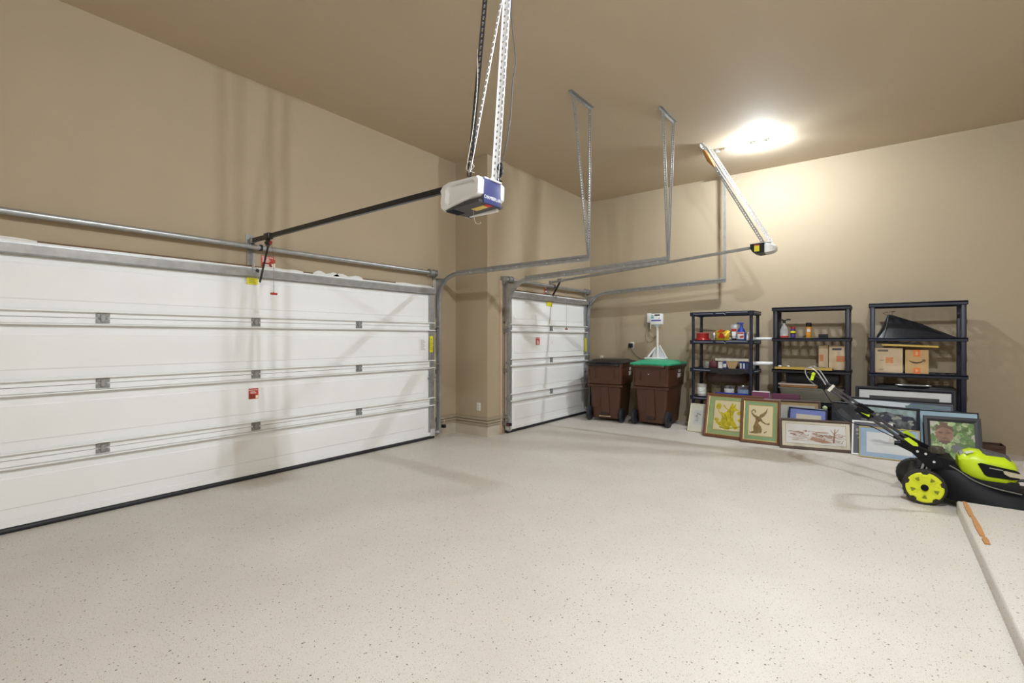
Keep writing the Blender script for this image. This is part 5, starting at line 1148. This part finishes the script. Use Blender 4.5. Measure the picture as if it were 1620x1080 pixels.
# ------------------------------------------------------------------ lawn mower (rear towards -x, nose to +x)
mw = thing('lawn_mower', 'lime green and black push mower beside the landing, handle raised', 'lawn mower', (0.62, 5.72, 0))
PM = lambda n, m, mt, par=None, **k: build(n, m, mt, par or mw, room=True, **k)
MBLK = mat('mower_black', (0.006, 0.006, 0.008), 0.42, spec=0.16)
MTYRE = mat('mower_tyre', (0.018, 0.017, 0.013), 0.7)
YN, YF_ = 5.500, 5.965
def mwheel(x, y, r, s):
    w_ = MB(); w_.M = Matrix.Translation((x, y, r)) @ Matrix.Rotation(-s*PI/2, 4, 'X')
    w_.lathe([(r*0.72, -0.028), (r*0.93, -0.030), (r, -0.020), (r, 0.020), (r*0.93, 0.030), (r*0.72, 0.028)], n=36)
    for k in range(24):
        a = 2*PI*k/24; w_.bar(((r - 0.002)*math.cos(a), (r - 0.002)*math.sin(a), -0.022), ((r - 0.002)*math.cos(a), (r - 0.002)*math.sin(a), 0.022), 0.010, 0.008, (math.cos(a), math.sin(a), 0))
    wl = PM('wheel', w_, MTYRE)
    h = MB(); h.M = Matrix.Translation((x, y, r)) @ Matrix.Rotation(-s*PI/2, 4, 'X')
    # scalloped lime disc
    out = []
    for k in range(60):
        a = 2*PI*k/60; q = (k % 12) / 12.0
        rr_ = r*0.86 if 0.12 < q < 0.88 else r*0.74
        out.append((rr_*math.cos(a + 0.3), rr_*math.sin(a + 0.3)))
    h.loft([[(p[0]*f, p[1]*f, zz) for p in out] for f, zz in ((1, -0.026), (1, 0.032), (0.94, 0.038), (0.80, 0.038), (0.72, 0.034), (0.30, 0.032))])
    hb = PM('hub_disc', h, LIMEY, wl, smooth=25, label='yellow-green scalloped wheel disc')
    c = MB(); c.M = h.M; c.cyl((0, 0, 0.0), (0, 0, 0.046), r*0.20, r*0.17, n=18); PM('hub_cap', c, MBLK, wl)
    for k in range(5):
        sp = MB(); sp.M = h.M
        a = 2*PI*k/5 + 0.3 + PI/5
        # raised wedge spokes and recess marks
        ca, sa = math.cos(a), math.sin(a)
        for off in (-0.30, 0.30):
            c2, s2 = math.cos(a + off), math.sin(a + off)
            sp.bar((r*0.28*ca, r*0.28*sa, 0.033), (r*0.72*c2, r*0.72*s2, 0.035), 0.009, 0.010)
        PM('spoke', sp, LIMEY, wl, smooth=0)
    for k in range(5):
        sd = MB(); sd.M = h.M
        a = 2*PI*k/5 + 0.3 + PI/5
        sd.prism([(r*0.44*math.cos(a - 0.08), r*0.44*math.sin(a - 0.08)), (r*0.74*math.cos(a - 0.21), r*0.74*math.sin(a - 0.21)), (r*0.74*math.cos(a + 0.21), r*0.74*math.sin(a + 0.21)), (r*0.44*math.cos(a + 0.08), r*0.44*math.sin(a + 0.08))], 0.030, 0.0352, 'z')
        PM('spoke_slot', sd, mat('olive_shadow_slot', (0.20, 0.22, 0.015), 0.6), wl, smooth=0)
    return wl
mwheel(0.305, YN, 0.150, -1); mwheel(0.270, YF_, 0.150, 1)
mwheel(1.17, YN + 0.01, 0.105, -1); mwheel(1.17, YF_ - 0.01, 0.105, 1)
# deck: loft of cross sections along x
def dsec(x, zt, zb, hy, flare, zs):
    c = (YN + YF_)/2
    return [(x, c - hy - flare, zb), (x, c - hy - flare*0.6, zb + (zs - zb)*0.35), (x, c - hy, zs), (x, c - hy + 0.03, zt), (x, c, zt + 0.012), (x, c + hy - 0.03, zt), (x, c + hy, zs), (x, c + hy + flare*0.6, zb + (zs - zb)*0.35), (x, c + hy + flare, zb)]
m = MB().loft([dsec(0.36, 0.33, 0.10, 0.165, 0.0, 0.26), dsec(0.43, 0.36, 0.075, 0.18, 0.01, 0.29), dsec(0.52, 0.315, 0.06, 0.20, 0.03, 0.25), dsec(0.64, 0.235, 0.055, 0.215, 0.035, 0.19), dsec(0.80, 0.19, 0.055, 0.225, 0.04, 0.15), dsec(0.98, 0.175, 0.06, 0.225, 0.035, 0.14), dsec(1.12, 0.165, 0.065, 0.20, 0.03, 0.13), dsec(1.25, 0.14, 0.075, 0.14, 0.02, 0.11)])
dk = PM('deck', m, MBLK, smooth=50)
for s_ in (-1, 1):
    c = (YN + YF_)/2; m = MB()
    m.tube(smoothpath([(0.46, c + s_*0.165, 0.352), (0.52, c + s_*0.178, 0.322), (0.62, c + s_*0.192, 0.252), (0.74, c + s_*0.2, 0.212), (0.9, c + s_*0.20, 0.188)]), 0.006, 6)
    PM('deck_rim_line', m, mat('grey_edge_line', (0.16, 0.16, 0.14), 0.4), dk)  # grey line along the deck's upper edge
# rear housing with brackets
m = MB().prism([(0.24, 0.26), (0.30, 0.33), (0.27, 0.42), (0.33, 0.42), (0.40, 0.41), (0.50, 0.39), (0.56, 0.30), (0.55, 0.16), (0.36, 0.12), (0.30, 0.20)], 5.56, 5.91, 'y')
PM('rear_housing', m, MBLK, smooth=0)
m = MB().lathe([(0.050, 0), (0.052, 0.03), (0.044, 0.055), (0.0, 0.06)], c=(0.40, 5.72, 0.418), n=18)
for k in range(8):
    a = k*PI/4; m.box(0.40 + 0.051*math.cos(a) - 0.006, 0.40 + 0.051*math.cos(a) + 0.006, 5.72 + 0.051*math.sin(a) - 0.006, 5.72 + 0.051*math.sin(a) + 0.006, 0.418, 0.458)
PM('key_cap', m, mat('bronze_black', (0.07, 0.058, 0.045), 0.35))
PM('rear_flap', MB().prism([(0.17, 0.05), (0.22, 0.03), (0.27, 0.27), (0.23, 0.28)], 5.57, 5.92, 'y'), MTYRE, smooth=0)
for y in (5.545, 5.905):
    o_ = -1 if y < 5.7 else 1
    m = MB().prism([(0.13, 0.515), (0.19, 0.53), (0.40, 0.42), (0.44, 0.34), (0.34, 0.30), (0.22, 0.43), (0.12, 0.48)], y - 0.016, y + 0.016, 'y')
    m.cyl((0.10, y - 0.022, 0.50), (0.145, y - 0.022, 0.50), 0.020, n=12)
    bk = PM('handle_bracket', m, MBLK, smooth=0)
    bo = MB()
    for x, z_ in ((0.26, 0.445), (0.315, 0.432), (0.37, 0.37)): bo.cyl((x, y + o_*0.024, z_), (x, y + o_*0.015, z_), 0.010, n=8)
    PM('bolt', bo, GALVB, bk)
    PM('release_lever', MB().prism([(0.165, 0.545), (0.20, 0.56), (0.26, 0.515), (0.265, 0.49), (0.23, 0.492)], y + o_*0.026, y + o_*0.0165, 'y'), LIME, bk, smooth=0, label='yellow-green cam lever')
# height springs behind the wheel
m = MB()
for x in (0.275, 0.305, 0.325): m.cyl((x, 5.545, 0.24), (x + 0.03, 5.545, 0.345), 0.009, n=8)
PM('height_link', m, GALV)
# motor head
def hsec(x, zb, zt, hy, z1):
    c = 5.735
    return [(x, c - hy*0.86, zb), (x, c - hy, zb + 0.03), (x, c - hy, z1), (x, c - hy*0.84, zt - 0.025), (x, c - hy*0.5, zt), (x, c + hy*0.5, zt), (x, c + hy*0.84, zt - 0.025), (x, c + hy, z1), (x, c + hy, zb + 0.03), (x, c + hy*0.86, zb)]
m = MB().loft([hsec(0.535, 0.330, 0.420, 0.115, 0.395), hsec(0.555, 0.285, 0.447, 0.130, 0.405), hsec(0.62, 0.255, 0.478, 0.14, 0.415), hsec(0.68, 0.245, 0.474, 0.145, 0.41), hsec(0.71, 0.243, 0.457, 0.145, 0.405), hsec(0.82, 0.240, 0.447, 0.142, 0.388), hsec(0.870, 0.245, 0.420, 0.128, 0.37), hsec(0.890, 0.265, 0.395, 0.11, 0.355)])
hd = PM('motor_cover', m, LIME, smooth=35, label='lime green motor and battery cover')
yy = 5.735 - 0.147
m = MB().prism([(0.650, 0.385), (0.670, 0.395), (0.87, 0.362), (0.896, 0.350), (0.896, 0.292), (0.85, 0.283), (0.71, 0.288), (0.69, 0.303)], yy - 0.004, yy + 0.03, 'y')
PM('side_vent', m, MBLK, hd, smooth=0)
PM('vent_trim', MB().bar((0.72, yy - 0.006, 0.362), (0.80, yy - 0.006, 0.354), 0.003, 0.008), GALVD, hd, smooth=0)
m = MB().prism([(0.80, 0.347), (0.815, 0.352), (0.905, 0.338), (0.905, 0.305), (0.84, 0.308), (0.81, 0.325)], yy - 0.009, yy + 0.05, 'y')
PM('headlamp', m, mat('headlamp_lens', (0.50, 0.44, 0.30), 0.15), hd, smooth=0)
PM('rating_sticker', MB().bar((0.575, 5.635, 0.456), (0.625, 5.645, 0.476), 0.06, 0.003, (0, 0, 1)), mat('silver_sticker', (0.66, 0.70, 0.62), 0.3), hd, smooth=0)
PM('grey_latch', MB().box(0.540, 0.572, 5.66, 5.74, 0.425, 0.462, 0.006), mat('mower_grey', (0.25, 0.26, 0.27), 0.4), hd)
PM('battery_lid', MB().loft([[(0.68, 5.65, 0.455), (0.86, 5.65, 0.42), (0.86, 5.82, 0.42), (0.68, 5.82, 0.455)], [(0.69, 5.66, 0.484), (0.85, 5.67, 0.450), (0.85, 5.80, 0.450), (0.69, 5.81, 0.484)]]), PLGR, hd)
PM('skirt', MB().loft([[(0.55, 5.60, 0.2), (0.90, 5.60, 0.165), (0.92, 5.86, 0.165), (0.55, 5.86, 0.2)], [(0.56, 5.61, 0.30), (0.90, 5.61, 0.255), (0.91, 5.85, 0.255), (0.56, 5.85, 0.30)]]), PLK, dk)
PM('front_handle', MB().tube(smoothpath([(0.90, 5.86, 0.22), (0.98, 5.86, 0.235), (1.06, 5.82, 0.20), (1.08, 5.735, 0.19), (1.06, 5.64, 0.20), (0.98, 5.60, 0.2), (0.92, 5.60, 0.18)]), 0.012, 8), PLK, dk)
# handle tubes: lower, clamp, upper, console, bail
TUBE = mat('mower_tube', (0.040, 0.038, 0.042), 0.35)
dirx = Vector((-0.72, 0, 0.533))
lows = []
for y in (5.56, 5.90):
    p0 = Vector((0.245, y, 0.465)); p1 = p0 + dirx*0.50; p2 = p0 + dirx*1.02
    PM('lower_tube', MB().cyl(p0 - dirx*0.06, p1 + dirx*0.06, 0.0135, n=12), TUBE)
    up = Vector((0, 0, 0.012))
    PM('upper_tube', MB().cyl(p1 - dirx*0.04 + up, p2 + up, 0.0120, n=12), TUBE)
    q = MB(); q.bar(p1 - dirx*0.06, p1 + dirx*0.09, 0.036, 0.048); q.cyl(p1 + Vector((0, -0.028, -0.012)), p1 + Vector((0, 0.028, -0.012)), 0.024, n=14); q.bar(p1 - dirx*0.09 + Vector((0, 0, 0.028)), p1 + dirx*0.05 + Vector((0, 0, 0.028)), 0.024, 0.02)
    cl = PM('tube_clamp', q, MBLK)
    PM('clamp_lever', MB().prism([(p1.x - 0.03, p1.z + 0.018), (p1.x + 0.035, p1.z - 0.020), (p1.x + 0.040, p1.z + 0.004), (p1.x + 0.015, p1.z + 0.002)], y + (-0.032 if y < 5.7 else 0.032), y + (-0.026 if y < 5.7 else 0.026), 'y'), LIME, cl, smooth=0, label='yellow-green clamp lever')
    PM('clip', MB().bar(p0 + dirx*0.86 + Vector((0, -0.006, 0.012)), p0 + dirx*0.89 + Vector((0, -0.006, 0.012)), 0.03, 0.036), OFFW)
    lows.append(p2 + up)
tip = (lows[0] + lows[1])/2
q = MB(); q.cyl(lows[0], lows[1], 0.013, n=12); PM('cross_handle', q, TUBE)
q = MB(); q.bar(lows[0] + dirx*0.02 + Vector((0, 0.02, 0)), lows[0] - dirx*0.11 + Vector((0, 0.02, -0.008)), 0.07, 0.06); q.bar(lows[0] + dirx*0.05 + Vector((0, 0.06, 0.0)), lows[0] + dirx*0.01 + Vector((0, 0.06, 0.0)), 0.12, 0.05)
PM('switch_console', q, MBLK, smooth=0)
PM('start_lever', MB().bar(lows[0] + dirx*0.04 + Vector((0, -0.025, 0.045)), lows[0] + dirx*0.06 + Vector((0, -0.025, -0.025)), 0.014, 0.026, (1, 0, 0)).sphere(lows[0] + dirx*0.04 + Vector((0, -0.025, 0.045)), 0.018, 10, 6), LIME, label='lime start lever')
a = lows[0]; b_ = lows[1]
BAIL = mat('grey_bail', (0.42, 0.42, 0.44), 0.35, 0.5)
PM('bail', MB().tube(smoothpath([a - dirx*0.10 + Vector((0, -0.02, 0.02)), a + Vector((0.01, -0.02, 0.075)), a + dirx*0.06 + Vector((0.0, -0.02, 0.09)), a + dirx*0.13 + Vector((0, 0.0, 0.045)), a + dirx*0.135 + Vector((0, 0.03, -0.01)), a + dirx*0.08 + Vector((0, 0.03, -0.05)), a + dirx*0.0 + Vector((0, 0.03, -0.05))]), 0.006, 8), BAIL)
PM('bail', MB().tube(smoothpath([b_ - dirx*0.10, b_ + Vector((0.0, 0.01, 0.07)), b_ + dirx*0.06 + Vector((0, -0.01, 0.085)), b_ + dirx*0.10 + Vector((0, -0.03, 0.07)), a + dirx*0.10 + Vector((0, 0.06, 0.07)), a + dirx*0.07 + Vector((0, 0.0, 0.088))]), 0.006, 8), BAIL)
PM('grip', MB().tube([a + dirx*0.02, a + dirx*0.10 + Vector((0, 0.03, 0.01)), (a + b_)/2 + dirx*0.12, b_ + dirx*0.10 + Vector((0, -0.03, 0.01)), b_ + dirx*0.02], 0.015, 10), MBLK)
PM('cable', MB().tube(smoothpath([a - dirx*0.05 + Vector((0, 0, -0.03)), Vector((-0.36, 5.545, 0.80)), Vector((-0.30, 5.545, 0.70)), Vector((-0.18, 5.54, 0.635)), Vector((-0.07, 5.535, 0.625)), Vector((0.02, 5.535, 0.585)), Vector((0.12, 5.54, 0.53)), Vector((0.20, 5.55, 0.44))]), 0.0045, 6), PLK)
